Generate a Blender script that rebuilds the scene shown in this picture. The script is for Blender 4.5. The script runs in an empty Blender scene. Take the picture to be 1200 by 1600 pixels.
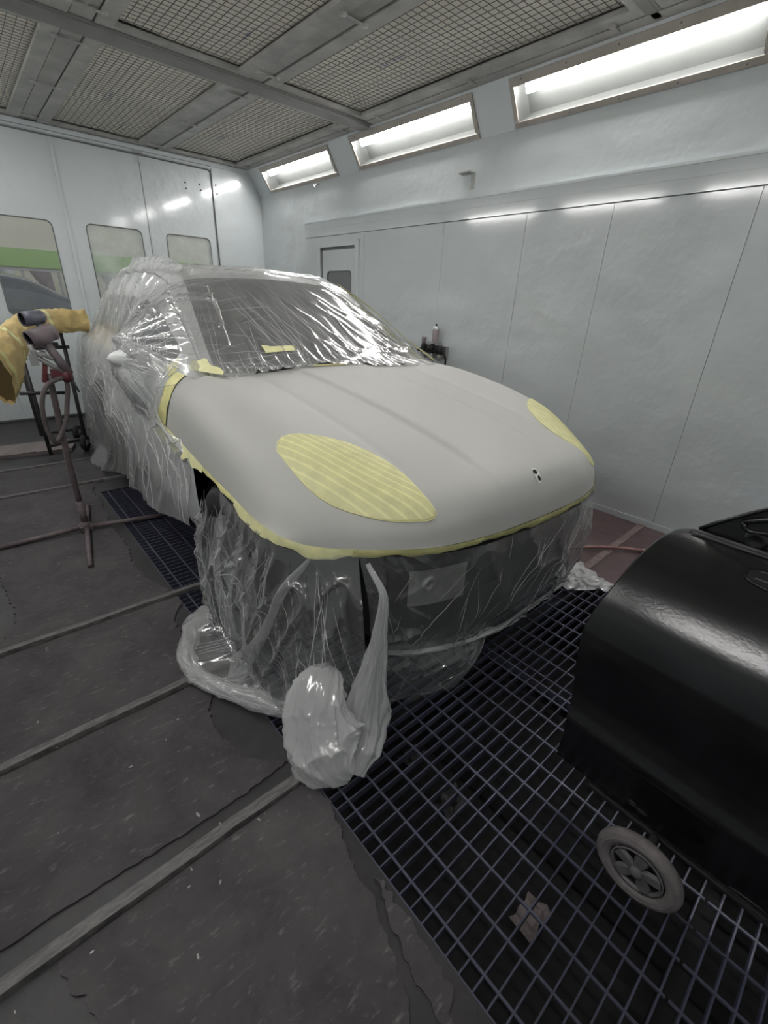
import bpy, math, random
import numpy as np
from mathutils import Vector, Matrix
from mathutils.bvhtree import BVHTree

random.seed(4); rng = np.random.default_rng(4)
S = bpy.context.scene
COL = S.collection

# ------------------------------------------------------------------ camera
H = 1.45                                                # eye height
RC = ((0.75164906, -0.65821336, 0.04217646), (-0.25180929, -0.34548096, -0.90401050), (0.60960296, 0.66887822, -0.42542468))
cam_d = bpy.data.cameras.new('camera'); cam = bpy.data.objects.new('camera', cam_d); COL.objects.link(cam)
cam_d.sensor_fit = 'AUTO'; cam_d.sensor_width = 36; cam_d.lens = 699.5 / 1600 * 36
cam_d.clip_start = 0.02; cam_d.clip_end = 100
m = Matrix.Identity(4)
for i in range(3):
    m[i][0] = RC[0][i]; m[i][1] = -RC[1][i]; m[i][2] = -RC[2][i]
m.translation = Vector((0, 0, H)); cam.matrix_world = m
S.camera = cam
# ------------------------------------------------------------------ world, exposure
S.view_settings.view_transform = 'Standard'; S.view_settings.look = 'None'
S.view_settings.gamma = 1.0; S.view_settings.use_curve_mapping = False
S.view_settings.exposure = 1.12
W = bpy.data.worlds.new('world'); S.world = W; W.use_nodes = True
W.node_tree.nodes['Background'].inputs[0].default_value = (0.80, 0.86, 0.92, 1)
W.node_tree.nodes['Background'].inputs[1].default_value = 0.55     # daylight of the workshop outside the booth
TUBE_POWER = 30.0                                        # brightness of the fluorescent tubes
S.cycles.transparent_max_bounces = 24
S.cycles.max_bounces = 10
S.cycles.sample_clamp_indirect = 6.0

# ------------------------------------------------------------------ materials
def newmat(name):
    mt = bpy.data.materials.new(name); mt.use_nodes = True
    nt = mt.node_tree; b = nt.nodes['Principled BSDF']
    return mt, nt, b
def N(nt, t, **kw):
    n = nt.nodes.new(t)
    for k, v in kw.items():
        if k in n.inputs: n.inputs[k].default_value = v
        else: setattr(n, k, v)
    return n
def mat(name, col, rough=0.5, metal=0.0, var=0.0, scale=6.0, bump=0.0, bscale=40.0, col2=None, stretch=None, emit=None, spec=0.5, coat=0.0, detail=5, lo=0.35, hi=0.65):
    mt, nt, b = newmat(name)
    b.inputs['Roughness'].default_value = rough; b.inputs['Metallic'].default_value = metal
    b.inputs['Specular IOR Level'].default_value = spec; b.inputs['Coat Weight'].default_value = coat
    tc = N(nt, 'ShaderNodeTexCoord'); mp = N(nt, 'ShaderNodeMapping')
    nt.links.new(tc.outputs['Object'], mp.inputs['Vector'])
    if stretch: mp.inputs['Scale'].default_value = stretch
    if var or col2:
        nz = N(nt, 'ShaderNodeTexNoise', Scale=scale, Detail=detail, Roughness=0.6)
        nt.links.new(mp.outputs[0], nz.inputs['Vector'])
        rp = N(nt, 'ShaderNodeValToRGB')
        rp.color_ramp.elements[0].position = lo; rp.color_ramp.elements[1].position = hi
        c2 = col2 or tuple(min(1, c * (1 + var)) for c in col)
        c1 = col if col2 else tuple(c * (1 - var) for c in col)
        rp.color_ramp.elements[0].color = (*c1, 1); rp.color_ramp.elements[1].color = (*c2, 1)
        nt.links.new(nz.outputs['Fac'], rp.inputs[0]); nt.links.new(rp.outputs[0], b.inputs['Base Color'])
    else:
        b.inputs['Base Color'].default_value = (*col, 1)
    if bump:
        n2 = N(nt, 'ShaderNodeTexNoise', Scale=bscale, Detail=4)
        nt.links.new(mp.outputs[0], n2.inputs['Vector'])
        bp = N(nt, 'ShaderNodeBump', Strength=1.0, Distance=bump)
        nt.links.new(n2.outputs['Fac'], bp.inputs['Height']); nt.links.new(bp.outputs[0], b.inputs['Normal'])
    if emit:
        b.inputs['Emission Color'].default_value = (*emit[0], 1); b.inputs['Emission Strength'].default_value = emit[1]
    return mt

def schlick(nt, f0, bump=None):
    """reflectance of a thin pane, the same from both sides"""
    lw = N(nt, 'ShaderNodeLayerWeight', Blend=0.5)
    if bump: nt.links.new(bump.outputs[0], lw.inputs['Normal'])
    p = N(nt, 'ShaderNodeMath', operation='POWER'); p.inputs[1].default_value = 5.0; nt.links.new(lw.outputs['Facing'], p.inputs[0])
    f = N(nt, 'ShaderNodeMath', operation='MULTIPLY_ADD', use_clamp=True); f.inputs[1].default_value = 0.9 - f0; f.inputs[2].default_value = f0
    nt.links.new(p.outputs[0], f.inputs[0]); return f

def film_mat(name, base, edge, white=0.85, rough=0.16, bump=0.006, scale=9.0, stretch=(1, 1, 1), cloud=0.10, f0=0.14):
    """clear polythene: mostly see-through, milky where it is seen edge-on, crumpled into flat facets, glossy"""
    mt = bpy.data.materials.new(name); mt.use_nodes = True
    nt = mt.node_tree; nt.nodes.clear()
    out = N(nt, 'ShaderNodeOutputMaterial')
    tc = N(nt, 'ShaderNodeTexCoord'); mp = N(nt, 'ShaderNodeMapping'); mp.inputs['Scale'].default_value = stretch
    nt.links.new(tc.outputs['UV'], mp.inputs[0])
    nz = N(nt, 'ShaderNodeTexNoise', Scale=scale * .5, Detail=3); nt.links.new(mp.outputs[0], nz.inputs['Vector'])
    ad = N(nt, 'ShaderNodeVectorMath', operation='MULTIPLY_ADD'); ad.inputs[1].default_value = (.25, .25, .25)
    nt.links.new(nz.outputs['Color'], ad.inputs[0]); nt.links.new(mp.outputs[0], ad.inputs[2])
    h = None
    for k, (sc, w) in enumerate(((scale, 1.0), (scale * 2.7, 0.42), (scale * 6.5, 0.06))):
        v = N(nt, 'ShaderNodeTexVoronoi', Scale=sc); nt.links.new(ad.outputs[0], v.inputs['Vector'])
        mm = N(nt, 'ShaderNodeMath', operation='MULTIPLY_ADD'); mm.inputs[1].default_value = w; mm.inputs[2].default_value = 0
        nt.links.new(v.outputs['Distance'], mm.inputs[0])
        if h is not None: nt.links.new(h.outputs[0], mm.inputs[2])
        h = mm
    bp = N(nt, 'ShaderNodeBump', Strength=1.0, Distance=bump); nt.links.new(h.outputs[0], bp.inputs['Height'])
    lw = N(nt, 'ShaderNodeLayerWeight', Blend=0.35); nt.links.new(bp.outputs[0], lw.inputs['Normal'])
    p = N(nt, 'ShaderNodeMath', operation='POWER'); p.inputs[1].default_value = 1.6; nt.links.new(lw.outputs['Facing'], p.inputs[0])
    f1 = N(nt, 'ShaderNodeMath', operation='MULTIPLY_ADD'); f1.inputs[1].default_value = edge; f1.inputs[2].default_value = base
    nt.links.new(p.outputs[0], f1.inputs[0])
    f2 = N(nt, 'ShaderNodeMath', operation='MULTIPLY_ADD', use_clamp=True); f2.inputs[1].default_value = cloud * 2; nt.links.new(nz.outputs['Fac'], f2.inputs[0])
    sb = N(nt, 'ShaderNodeMath', operation='SUBTRACT'); sb.inputs[1].default_value = cloud; nt.links.new(f1.outputs[0], sb.inputs[0]); nt.links.new(sb.outputs[0], f2.inputs[2])
    df = N(nt, 'ShaderNodeBsdfDiffuse', Color=(white, white, white, 1)); nt.links.new(bp.outputs[0], df.inputs['Normal'])
    tl = N(nt, 'ShaderNodeBsdfTranslucent', Color=(white, white, white, 1)); nt.links.new(bp.outputs[0], tl.inputs['Normal'])
    mx = N(nt, 'ShaderNodeMixShader', Fac=0.4); nt.links.new(df.outputs[0], mx.inputs[1]); nt.links.new(tl.outputs[0], mx.inputs[2])
    tr = N(nt, 'ShaderNodeBsdfTransparent', Color=(0.97, 0.975, 0.975, 1))
    m1 = N(nt, 'ShaderNodeMixShader'); nt.links.new(f2.outputs[0], m1.inputs[0]); nt.links.new(tr.outputs[0], m1.inputs[1]); nt.links.new(mx.outputs[0], m1.inputs[2])
    gl = N(nt, 'ShaderNodeBsdfGlossy', Roughness=rough); nt.links.new(bp.outputs[0], gl.inputs['Normal'])
    fm = schlick(nt, f0, bp)
    m2 = N(nt, 'ShaderNodeMixShader'); nt.links.new(fm.outputs[0], m2.inputs[0]); nt.links.new(m1.outputs[0], m2.inputs[1]); nt.links.new(gl.outputs[0], m2.inputs[2])
    nt.links.new(m2.outputs[0], out.inputs[0])
    return mt

def pane_mat(name, haze, tint=(0.9, 0.93, 0.92), hz=(0.75, 0.77, 0.75), scale=3.0):
    """thin glass with paint haze: transparent + diffuse haze + sharp reflection"""
    mt = bpy.data.materials.new(name); mt.use_nodes = True
    nt = mt.node_tree; nt.nodes.clear(); out = N(nt, 'ShaderNodeOutputMaterial')
    tc = N(nt, 'ShaderNodeTexCoord'); nz = N(nt, 'ShaderNodeTexNoise', Scale=scale, Detail=4)
    nt.links.new(tc.outputs['Object'], nz.inputs['Vector'])
    mr = N(nt, 'ShaderNodeMapRange'); mr.inputs['From Min'].default_value = 0.35; mr.inputs['From Max'].default_value = 0.7
    mr.inputs['To Min'].default_value = haze * 0.5; mr.inputs['To Max'].default_value = min(1, haze * 1.4)
    nt.links.new(nz.outputs['Fac'], mr.inputs['Value'])
    tr = N(nt, 'ShaderNodeBsdfTransparent', Color=(*tint, 1)); df = N(nt, 'ShaderNodeBsdfDiffuse', Color=(*hz, 1))
    m1 = N(nt, 'ShaderNodeMixShader'); nt.links.new(mr.outputs[0], m1.inputs[0]); nt.links.new(tr.outputs[0], m1.inputs[1]); nt.links.new(df.outputs[0], m1.inputs[2])
    gl = N(nt, 'ShaderNodeBsdfGlossy', Roughness=0.03); fr = schlick(nt, 0.04)
    m2 = N(nt, 'ShaderNodeMixShader'); nt.links.new(fr.outputs[0], m2.inputs[0]); nt.links.new(m1.outputs[0], m2.inputs[1]); nt.links.new(gl.outputs[0], m2.inputs[2])
    nt.links.new(m2.outputs[0], out.inputs[0])
    return mt

M = {}
M['wall'] = mat('booth white paint', (0.60, 0.645, 0.655), 0.30, var=0.03, scale=1.2, bump=0.030, bscale=2.6, spec=0.5, coat=1.0)
M['wall'].node_tree.nodes['Principled BSDF'].inputs['Coat Roughness'].default_value = 0.10
M['wall_gap'] = mat('panel joint', (0.16, 0.17, 0.17), 0.6)
M['galv'] = mat('galvanised steel', (0.42, 0.415, 0.395), 0.6, metal=0.2, var=0.16, scale=5, bump=0.0008, bscale=30)
M['beam'] = mat('grey painted beam', (0.25, 0.248, 0.238), 0.6, metal=0.1, var=0.08, scale=4)
M['wire'] = mat('dusty wire', (0.17, 0.16, 0.145), 0.6, metal=0.2)
M['filter'] = mat('ceiling filter cloth', (0.90, 0.87, 0.78), 0.95, var=0.06, scale=2.2)
M['print'] = mat('blue filter print', (0.24, 0.27, 0.42), 0.9)
M['frame_tan'] = mat('lamp frame aluminium', (0.42, 0.385, 0.345), 0.45, metal=0.3, var=0.07, scale=8)
M['lampbox'] = mat('lamp box grey enamel', (0.058, 0.061, 0.058), 0.5)
M['tube'] = mat('fluorescent tube', (1, 1, 1), 0.5, emit=((1.0, 0.975, 0.968), TUBE_POWER))
M['screw'] = mat('screw heads', (0.18, 0.17, 0.16), 0.4, metal=0.6)
M['lamp_glass'] = pane_mat('lamp cover glass', 0.12, (0.97, 0.98, 0.97), (0.9, 0.92, 0.9), 4)
M['win_clear'] = pane_mat('window glass', 0.06, (0.86, 0.88, 0.86), (0.66, 0.66, 0.62), 2.0)
M['win_haze'] = pane_mat('window glass hazed by overspray', 0.45, (0.85, 0.88, 0.86), (0.66, 0.70, 0.68), 3.0)
M['gasket'] = mat('window gasket', (0.16, 0.165, 0.16), 0.6)
M['floor'] = mat('floor concrete', (0.029, 0.0265, 0.028), 0.5, var=0.3, scale=5, bump=0.002, bscale=22)
M['floor_red'] = mat('floor red brown paint', (0.085, 0.052, 0.055), 0.36, var=0.22, scale=6, bump=0.003, bscale=14)
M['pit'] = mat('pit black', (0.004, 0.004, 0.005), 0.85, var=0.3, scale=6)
M['strip'] = mat('worn steel strip', (0.080, 0.075, 0.076), 0.5, metal=0.2, col2=(0.19, 0.178, 0.172), scale=26, stretch=(1, 6, 1), bump=0.002, bscale=60)
M['strip_red'] = mat('red brown strip', (0.17, 0.125, 0.118), 0.5, var=0.3, scale=40, bump=0.002, bscale=70)
M['bar'] = mat('grating steel', (0.055, 0.056, 0.074), 0.45, metal=0.2, col2=(0.082, 0.086, 0.138), scale=3.0, bump=0.001, bscale=90)
M['primer'] = mat('light grey primer', (0.475, 0.472, 0.448), 0.52, var=0.012, scale=3, spec=0.25)
M['body'] = mat('car white grey body', (0.70, 0.71, 0.70), 0.35)
M['carglass'] = mat('dark car glass', (0.05, 0.055, 0.06), 0.06, spec=0.7)
M['black'] = mat('black plastic', (0.013, 0.013, 0.014), 0.45, var=0.3, scale=8)
M['dark'] = mat('shade black and dark parts', (0.006, 0.006, 0.007), 0.8)  # near black: shade of hollows put into the colour, also plain dark parts
M['rubber'] = mat('tyre rubber', (0.022, 0.022, 0.023), 0.75, var=0.2, scale=20)
M['alloy'] = mat('alloy wheel', (0.42, 0.42, 0.43), 0.3, metal=0.8)
M['steelgrey'] = mat('bare grey metal', (0.34, 0.34, 0.33), 0.4, metal=0.4, var=0.1, scale=12)
M['tape'] = mat('yellow masking tape', (0.70, 0.66, 0.30), 0.55, var=0.10, scale=14, bump=0.0015, bscale=60)
M['tape2'] = mat('yellow masking tape, single layer', (0.68, 0.66, 0.34), 0.55, var=0.08, scale=18)
M['tape3'] = mat('yellow masking tape, doubled', (0.80, 0.775, 0.42), 0.55, var=0.08, scale=18)
M['whiteprimer'] = mat('white filler', (0.75, 0.76, 0.75), 0.6)
M['doorblack'] = mat('black panel coat', (0.008, 0.008, 0.009), 0.20, var=0.25, scale=9, spec=0.5, bump=0.0003, bscale=120)
M['dustyrubber'] = mat('dusty grey rubber', (0.145, 0.13, 0.13), 0.8, var=0.15, scale=22, bump=0.002, bscale=60)
M['hubgrey'] = mat('dusty plastic hub', (0.10, 0.092, 0.098), 0.7, var=0.2, scale=30)
M['stand'] = mat('stand paint over steel', (0.10, 0.075, 0.08), 0.55, col2=(0.17, 0.13, 0.135), scale=14, bump=0.002, bscale=60)
M['standred'] = mat('dark red paint', (0.12, 0.025, 0.03), 0.5, var=0.35, scale=18)
M['cup'] = mat('paint splashed grey cup', (0.16, 0.13, 0.14), 0.5, var=0.2, scale=12)
M['cupblue'] = mat('blue grey cup', (0.10, 0.10, 0.13), 0.4, var=0.2, scale=12)
M['hose'] = mat('dusty rubber hose', (0.12, 0.10, 0.10), 0.7, var=0.15, scale=20)
M['hosered'] = mat('pink brown hose', (0.26, 0.14, 0.125), 0.5, var=0.2, scale=20)
M['steeldark'] = mat('dark steel frame', (0.045, 0.042, 0.045), 0.5, var=0.25, scale=14)
M['kraft'] = mat('ochre masking paper', (0.66, 0.50, 0.215), 0.55, var=0.12, scale=7, bump=0.012, bscale=9)
M['board'] = mat('dusty board', (0.19, 0.16, 0.155), 0.7, var=0.15, scale=8)
M['canlabel'] = mat('can label', (0.36, 0.30, 0.31), 0.4, var=0.12, scale=20)
M['outwall'] = mat('workshop cream wall', (0.50, 0.46, 0.38), 0.8, var=0.05, scale=1)
M['green'] = mat('green band', (0.26, 0.37, 0.15), 0.6)
M['outfloor'] = mat('workshop floor', (0.25, 0.24, 0.22), 0.4)
M['outcar'] = mat('dark car paint', (0.02, 0.02, 0.024), 0.2, coat=0.4)
M['film'] = film_mat('clear masking film', 0.22, 0.55, scale=7)
M['film_wind'] = film_mat('clear film stretched over glass', 0.26, 0.30, scale=3, stretch=(2.2, 0.5, 1), bump=0.003, f0=.26)
M['film_front'] = film_mat('clear film over dark bumper', 0.075, 0.45, scale=4.5, stretch=(1.6, 0.9, 1), bump=0.006, cloud=0.05)
M['film_wheel'] = film_mat('clear film round the wheel', 0.13, 0.60, scale=6, stretch=(1.5, 0.8, 1), bump=0.006)
M['film_bunch'] = film_mat('bunched film', 0.40, 0.45, white=.92, scale=7, stretch=(1.6, 0.6, 1), bump=0.008)
M['film_white'] = film_mat('heaped film', 0.60, 0.38, white=.93, scale=4, bump=0.006, rough=.14, cloud=.22)
M['film_ribbon'] = film_mat('doubled film', 0.26, 0.5, scale=6, stretch=(1.5, .7, 1), bump=.006)
M['pleat'] = film_mat('pleated film', 0.62, 0.3, scale=20, bump=0.002, cloud=0.25)

def sheet_mat(name, c1, c2, patch):
    mt, nt, b = newmat(name)
    b.inputs['Roughness'].default_value = 0.62; b.inputs['Specular IOR Level'].default_value = 0.3
    tc = N(nt, 'ShaderNodeTexCoord')
    n1 = N(nt, 'ShaderNodeTexNoise', Scale=4.2, Detail=10, Roughness=0.72, Distortion=0.5); nt.links.new(tc.outputs['Object'], n1.inputs['Vector'])
    r1 = N(nt, 'ShaderNodeValToRGB'); e = r1.color_ramp.elements; e[0].position = 0.32; e[1].position = 0.68
    e[0].color = (*c1, 1); e[1].color = (*c2, 1); nt.links.new(n1.outputs['Fac'], r1.inputs[0])
    # small pale scuffs and flakes
    mp = N(nt, 'ShaderNodeMapping'); mp.inputs['Scale'].default_value = (1, 2.6, 1); mp.inputs['Rotation'].default_value = (0, 0, 0.5)
    nt.links.new(tc.outputs['Object'], mp.inputs[0])
    n2 = N(nt, 'ShaderNodeTexNoise', Scale=21, Detail=7, Roughness=0.7); nt.links.new(mp.outputs[0], n2.inputs['Vector'])
    r2 = N(nt, 'ShaderNodeMapRange'); r2.inputs['From Min'].default_value = 0.575; r2.inputs['From Max'].default_value = 0.74; r2.inputs['To Max'].default_value = 0.85
    nt.links.new(n2.outputs['Fac'], r2.inputs['Value'])
    mx = N(nt, 'ShaderNodeMix', data_type='RGBA'); mx.inputs['B'].default_value = (*patch, 1)
    for s in mx.inputs:
        if s.identifier == 'B_Color': s.default_value = (*patch, 1)
        if s.identifier == 'A_Color': nt.links.new(r1.outputs[0], s)
        if s.identifier == 'Factor_Float': nt.links.new(r2.outputs[0], s)
    nt.links.new([o for o in mx.outputs if o.identifier == 'Result_Color'][0], b.inputs['Base Color'])
    bp = N(nt, 'ShaderNodeBump', Strength=1.0, Distance=0.003); nt.links.new(n2.outputs['Fac'], bp.inputs['Height'])
    nt.links.new(bp.outputs[0], b.inputs['Normal'])
    return mt
M['sheet'] = sheet_mat('dark floor paper', (0.040, 0.0355, 0.0385), (0.090, 0.0805, 0.084), (0.21, 0.197, 0.192))

# ------------------------------------------------------------------ mesh helpers
class MB:
    def __init__(s): s.v = []; s.f = []; s.sm = []
    def add(s, v, f, smooth=False):
        o = len(s.v); s.v += [tuple(map(float, p)) for p in v]; s.f += [tuple(i + o for i in q) for q in f]; s.sm += [smooth] * len(f); return s
    def box(s, c, d, rz=0, ax=None):
        x, y, z = (k / 2 for k in d); P = [(i * x, j * y, k * z) for k in (-1, 1) for j in (-1, 1) for i in (-1, 1)]
        if ax is not None: P = [ax @ Vector(p) for p in P]
        elif rz: cs, sn = math.cos(rz), math.sin(rz); P = [(a * cs - b * sn, a * sn + b * cs, q) for a, b, q in P]
        P = [(a + c[0], b + c[1], q + c[2]) for a, b, q in P]
        return s.add(P, [(0, 2, 3, 1), (4, 5, 7, 6), (0, 1, 5, 4), (2, 6, 7, 3), (0, 4, 6, 2), (1, 3, 7, 5)])
    def b2(s, a, b):                                      # box from two corners
        return s.box([(p + q) / 2 for p, q in zip(a, b)], [abs(q - p) for p, q in zip(a, b)])
    def tube(s, pts, r, n=10, caps=True, flat=None):
        P = [Vector(p) for p in pts]; rr = r if hasattr(r, '__len__') else [r] * len(P)
        V = []; t0 = None; nrm = None
        for i, p in enumerate(P):
            t = (P[min(i + 1, len(P) - 1)] - P[max(i - 1, 0)]).normalized()
            if nrm is None:
                nrm = t.orthogonal().normalized()
            else:
                nrm = (nrm - t * nrm.dot(t)); nrm = nrm.normalized() if nrm.length > 1e-6 else t.orthogonal().normalized()
            bn = t.cross(nrm)
            for k in range(n):
                a = 2 * math.pi * k / n; V.append(p + nrm * (rr[i] * math.cos(a)) + bn * (rr[i] * math.sin(a)))
        F = [(i * n + k, i * n + (k + 1) % n, (i + 1) * n + (k + 1) % n, (i + 1) * n + k) for i in range(len(P) - 1) for k in range(n)]
        if caps: F += [tuple(range(n - 1, -1, -1)), tuple((len(P) - 1) * n + k for k in range(n))]
        return s.add(V, F, True)
    def lathe(s, prof, o=(0, 0, 0), axis=(0, 0, 1), n=24, smooth=True):
        A = Vector(axis).normalized(); U = A.orthogonal().normalized(); B = A.cross(U); O = Vector(o)
        V = [O + A * h + (U * math.cos(2 * math.pi * k / n) + B * math.sin(2 * math.pi * k / n)) * r for r, h in prof for k in range(n)]
        F = [(i * n + k, i * n + (k + 1) % n, (i + 1) * n + (k + 1) % n, (i + 1) * n + k) for i in range(len(prof) - 1) for k in range(n)]
        return s.add(V, F, smooth)
    def grid(s, P, smooth=True, keep=None, closed=False):
        P = np.asarray(P); a, b = P.shape[:2]
        F = [(i * b + j, i * b + (j + 1) % b, (i + 1) * b + (j + 1) % b, (i + 1) * b + j) for i in range(a - 1) for j in range(b if closed else b - 1) if keep is None or keep[i, j]]
        return s.add(P.reshape(-1, 3), F, smooth)
    def prism(s, poly, z0, z1):                            # 2-D outline extruded in z
        n = len(poly); V = [(x, y, z0) for x, y in poly] + [(x, y, z1) for x, y in poly]
        return s.add(V, [tuple(range(n - 1, -1, -1)), tuple(range(n, 2 * n))] + [(i, (i + 1) % n, n + (i + 1) % n, n + i) for i in range(n)])
    def build(s, name, m, parent=None, clean=False):
        me = bpy.data.meshes.new(name)
        v, f = s.v, s.f
        me.from_pydata(v, [], f); me.polygons.foreach_set('use_smooth', s.sm); me.materials.append(m); me.update()
        if clean:
            import bmesh
            bm = bmesh.new(); bm.from_mesh(me); bmesh.ops.delete(bm, geom=[q for q in bm.verts if not q.link_faces], context='VERTS'); bm.to_mesh(me); bm.free()
        o = bpy.data.objects.new(name, me); COL.objects.link(o)
        if parent is not None: o.parent = parent
        return o
def link(me, name, parent=None, loc=(0, 0, 0)):
    o = bpy.data.objects.new(name, me); COL.objects.link(o); o.parent = parent; o.location = loc; return o
def empty(name, loc=(0, 0, 0), rz=0):
    e = bpy.data.objects.new(name, None); COL.objects.link(e); e.location = loc; e.rotation_euler = (0, 0, rz); e.empty_display_size = 0.1; return e
def tag(o, label, cat, group=None):
    o['label'] = label; o['category'] = cat
    if group: o['group'] = group
    return o
def struct(o): o['kind'] = 'structure'; return o
def add_uv(o, uv):                                        # per-vertex uv
    me = o.data; l = me.uv_layers.new(name='uv'); idx = np.empty(len(me.loops), int); me.loops.foreach_get('vertex_index', idx)
    l.data.foreach_set('uv', np.asarray(uv, float).reshape(-1, 2)[idx].ravel())
# numpy noise / interpolation
def vn(x, y, seed=0):
    x = np.asarray(x, float); y = np.asarray(y, float); x, y = np.broadcast_arrays(x, y)
    xi = np.floor(x).astype(np.int64); yi = np.floor(y).astype(np.int64); fx = x - xi; fy = y - yi
    fx = fx * fx * fx * (fx * (fx * 6 - 15) + 10); fy = fy * fy * fy * (fy * (fy * 6 - 15) + 10)
    def h(a, b):
        q = (a * 374761393 + b * 668265263 + seed * 2147483647 + 1013904223) & 0xFFFFFFFF
        q = ((q ^ (q >> 13)) * 1274126177) & 0xFFFFFFFF; q = ((q ^ (q >> 16)) * 2246822519) & 0xFFFFFFFF
        return ((q ^ (q >> 15)) & 0xFFFF) / 65535.0
    return (h(xi, yi) * (1 - fx) + h(xi + 1, yi) * fx) * (1 - fy) + (h(xi, yi + 1) * (1 - fx) + h(xi + 1, yi + 1) * fx) * fy
def fbm(x, y, seed=0, o=4): return sum(vn(x * 2 ** k, y * 2 ** k, seed + 7 * k) * 0.5 ** k for k in range(o)) / sum(0.5 ** k for k in range(o))
def ridge(x, y, seed=0, p=3): return (1 - np.abs(2 * vn(x, y, seed) - 1)) ** p
def pchip(xk, yk, x):
    xk = np.asarray(xk, float); yk = np.asarray(yk, float); h = np.diff(xk); d = np.diff(yk) / h; mm = np.zeros_like(yk)
    mm[0] = d[0]; mm[-1] = d[-1]
    for i in range(1, len(yk) - 1):
        if d[i - 1] * d[i] > 0:
            w1 = 2 * h[i] + h[i - 1]; w2 = h[i] + 2 * h[i - 1]; mm[i] = (w1 + w2) / (w1 / d[i - 1] + w2 / d[i])
    x = np.asarray(x, float); i = np.clip(np.searchsorted(xk, x) - 1, 0, len(h) - 1); t = (x - xk[i]) / h[i]
    return yk[i] * (1 + 2 * t) * (1 - t) ** 2 + mm[i] * h[i] * t * (1 - t) ** 2 + yk[i + 1] * t * t * (3 - 2 * t) + mm[i + 1] * h[i] * t * t * (t - 1)
def crv(xk, yk, x):                                       # smooth (Catmull-Rom) interpolation
    xk = np.asarray(xk, float); yk = np.asarray(yk, float); h = np.diff(xk); mm = np.gradient(yk, xk)
    x = np.asarray(x, float); i = np.clip(np.searchsorted(xk, x) - 1, 0, len(h) - 1); t = (x - xk[i]) / h[i]
    return yk[i] * (1 + 2 * t) * (1 - t) ** 2 + mm[i] * h[i] * t * (1 - t) ** 2 + yk[i + 1] * t * t * (3 - 2 * t) + mm[i + 1] * h[i] * t * t * (t - 1)
def path(pts, n, f=crv):
    P = np.asarray(pts, float); d = np.r_[0, np.cumsum(np.linalg.norm(np.diff(P, axis=0), axis=1))]; t = np.linspace(0, d[-1], n)
    return np.stack([f(d, P[:, k], t) for k in range(P.shape[1])], 1)
def sstep(a, b, x): t = np.clip((np.asarray(x, float) - a) / (b - a), 0, 1); return t * t * (3 - 2 * t)

# ================================================================== THE BOOTH
XR, XL, YB, YF, ZC, ZK = 3.516, -0.53, 6.65, -1.15, 2.922, 2.655   # walls, ceiling, crease of the lamp panel
XT = 3.345                                              # where the slanted lamp panel meets the ceiling
GX0, GX1, GX2, GY0, GY1 = 0.507, 1.487, 2.467, -1.13, 3.875  # grating pit
# ---- floor
fl = MB()
fl.b2((XL - 0.1, YF - 0.1, -0.06), (GX0, YB + 0.1, 0)); fl.b2((GX0, GY1, -0.06), (GX2, YB + 0.1, 0))
floor = struct(fl.build('floor', M['floor']))
r = MB(); r.b2((GX2, YF - 0.1, -0.06), (XR + 0.05, YB + 0.1, 0)); r.build('red_floor_area', M['floor_red'], floor)['label'] = 'red brown painted floor along the wall'
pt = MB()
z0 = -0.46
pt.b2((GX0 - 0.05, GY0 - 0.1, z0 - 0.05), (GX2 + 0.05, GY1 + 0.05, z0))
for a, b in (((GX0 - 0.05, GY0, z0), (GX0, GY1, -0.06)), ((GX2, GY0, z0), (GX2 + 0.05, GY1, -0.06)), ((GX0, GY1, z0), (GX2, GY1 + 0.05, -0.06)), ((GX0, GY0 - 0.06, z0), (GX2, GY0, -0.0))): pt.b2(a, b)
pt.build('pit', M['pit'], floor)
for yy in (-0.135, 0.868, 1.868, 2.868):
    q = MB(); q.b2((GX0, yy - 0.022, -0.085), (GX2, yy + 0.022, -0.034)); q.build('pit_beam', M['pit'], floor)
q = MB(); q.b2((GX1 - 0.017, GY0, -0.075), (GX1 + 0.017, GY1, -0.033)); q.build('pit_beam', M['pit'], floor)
# floor strips (worn flat steel bars lying across)
def strip(y, x0, x1, w, h, m, skew=0.0):
    n = 26; xs = np.linspace(x0, x1, n); V = []
    for i, x in enumerate(xs):
        e = (vn(x * 9, y * 7, 3) - .5) * 0.006; yy = y + skew * (x - x0)
        hh = h * (0.9 + 0.2 * vn(x * 6, 1 + y, 5))
        V.append([(x, yy - w / 2 + e, 0), (x, yy - w / 2 + e + 0.003, hh), (x, yy + w / 2 + e * .6 - 0.003, hh), (x, yy + w / 2 + e * .6, 0)])
    b = MB().grid(V, smooth=False); b.add([V[0][k] for k in range(4)], [(0, 1, 2, 3)]); b.add([V[-1][k] for k in range(4)], [(3, 2, 1, 0)])
    return b.build('floor_strip', m, floor)
strip(0.874, XL, 0.56, 0.040, 0.020, M['strip']); strip(1.517, XL, 0.72, 0.036, 0.020, M['strip']); strip(2.160, XL, 0.82, 0.034, 0.020, M['strip'])
strip(4.13, XL, 0.80, 0.035, 0.016, M['strip']); strip(4.78, XL, 0.62, 0.035, 0.016, M['strip'])
strip(0.915, GX2, XR - 0.02, 0.05, 0.010, M['strip_red'], 0.03)
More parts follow.
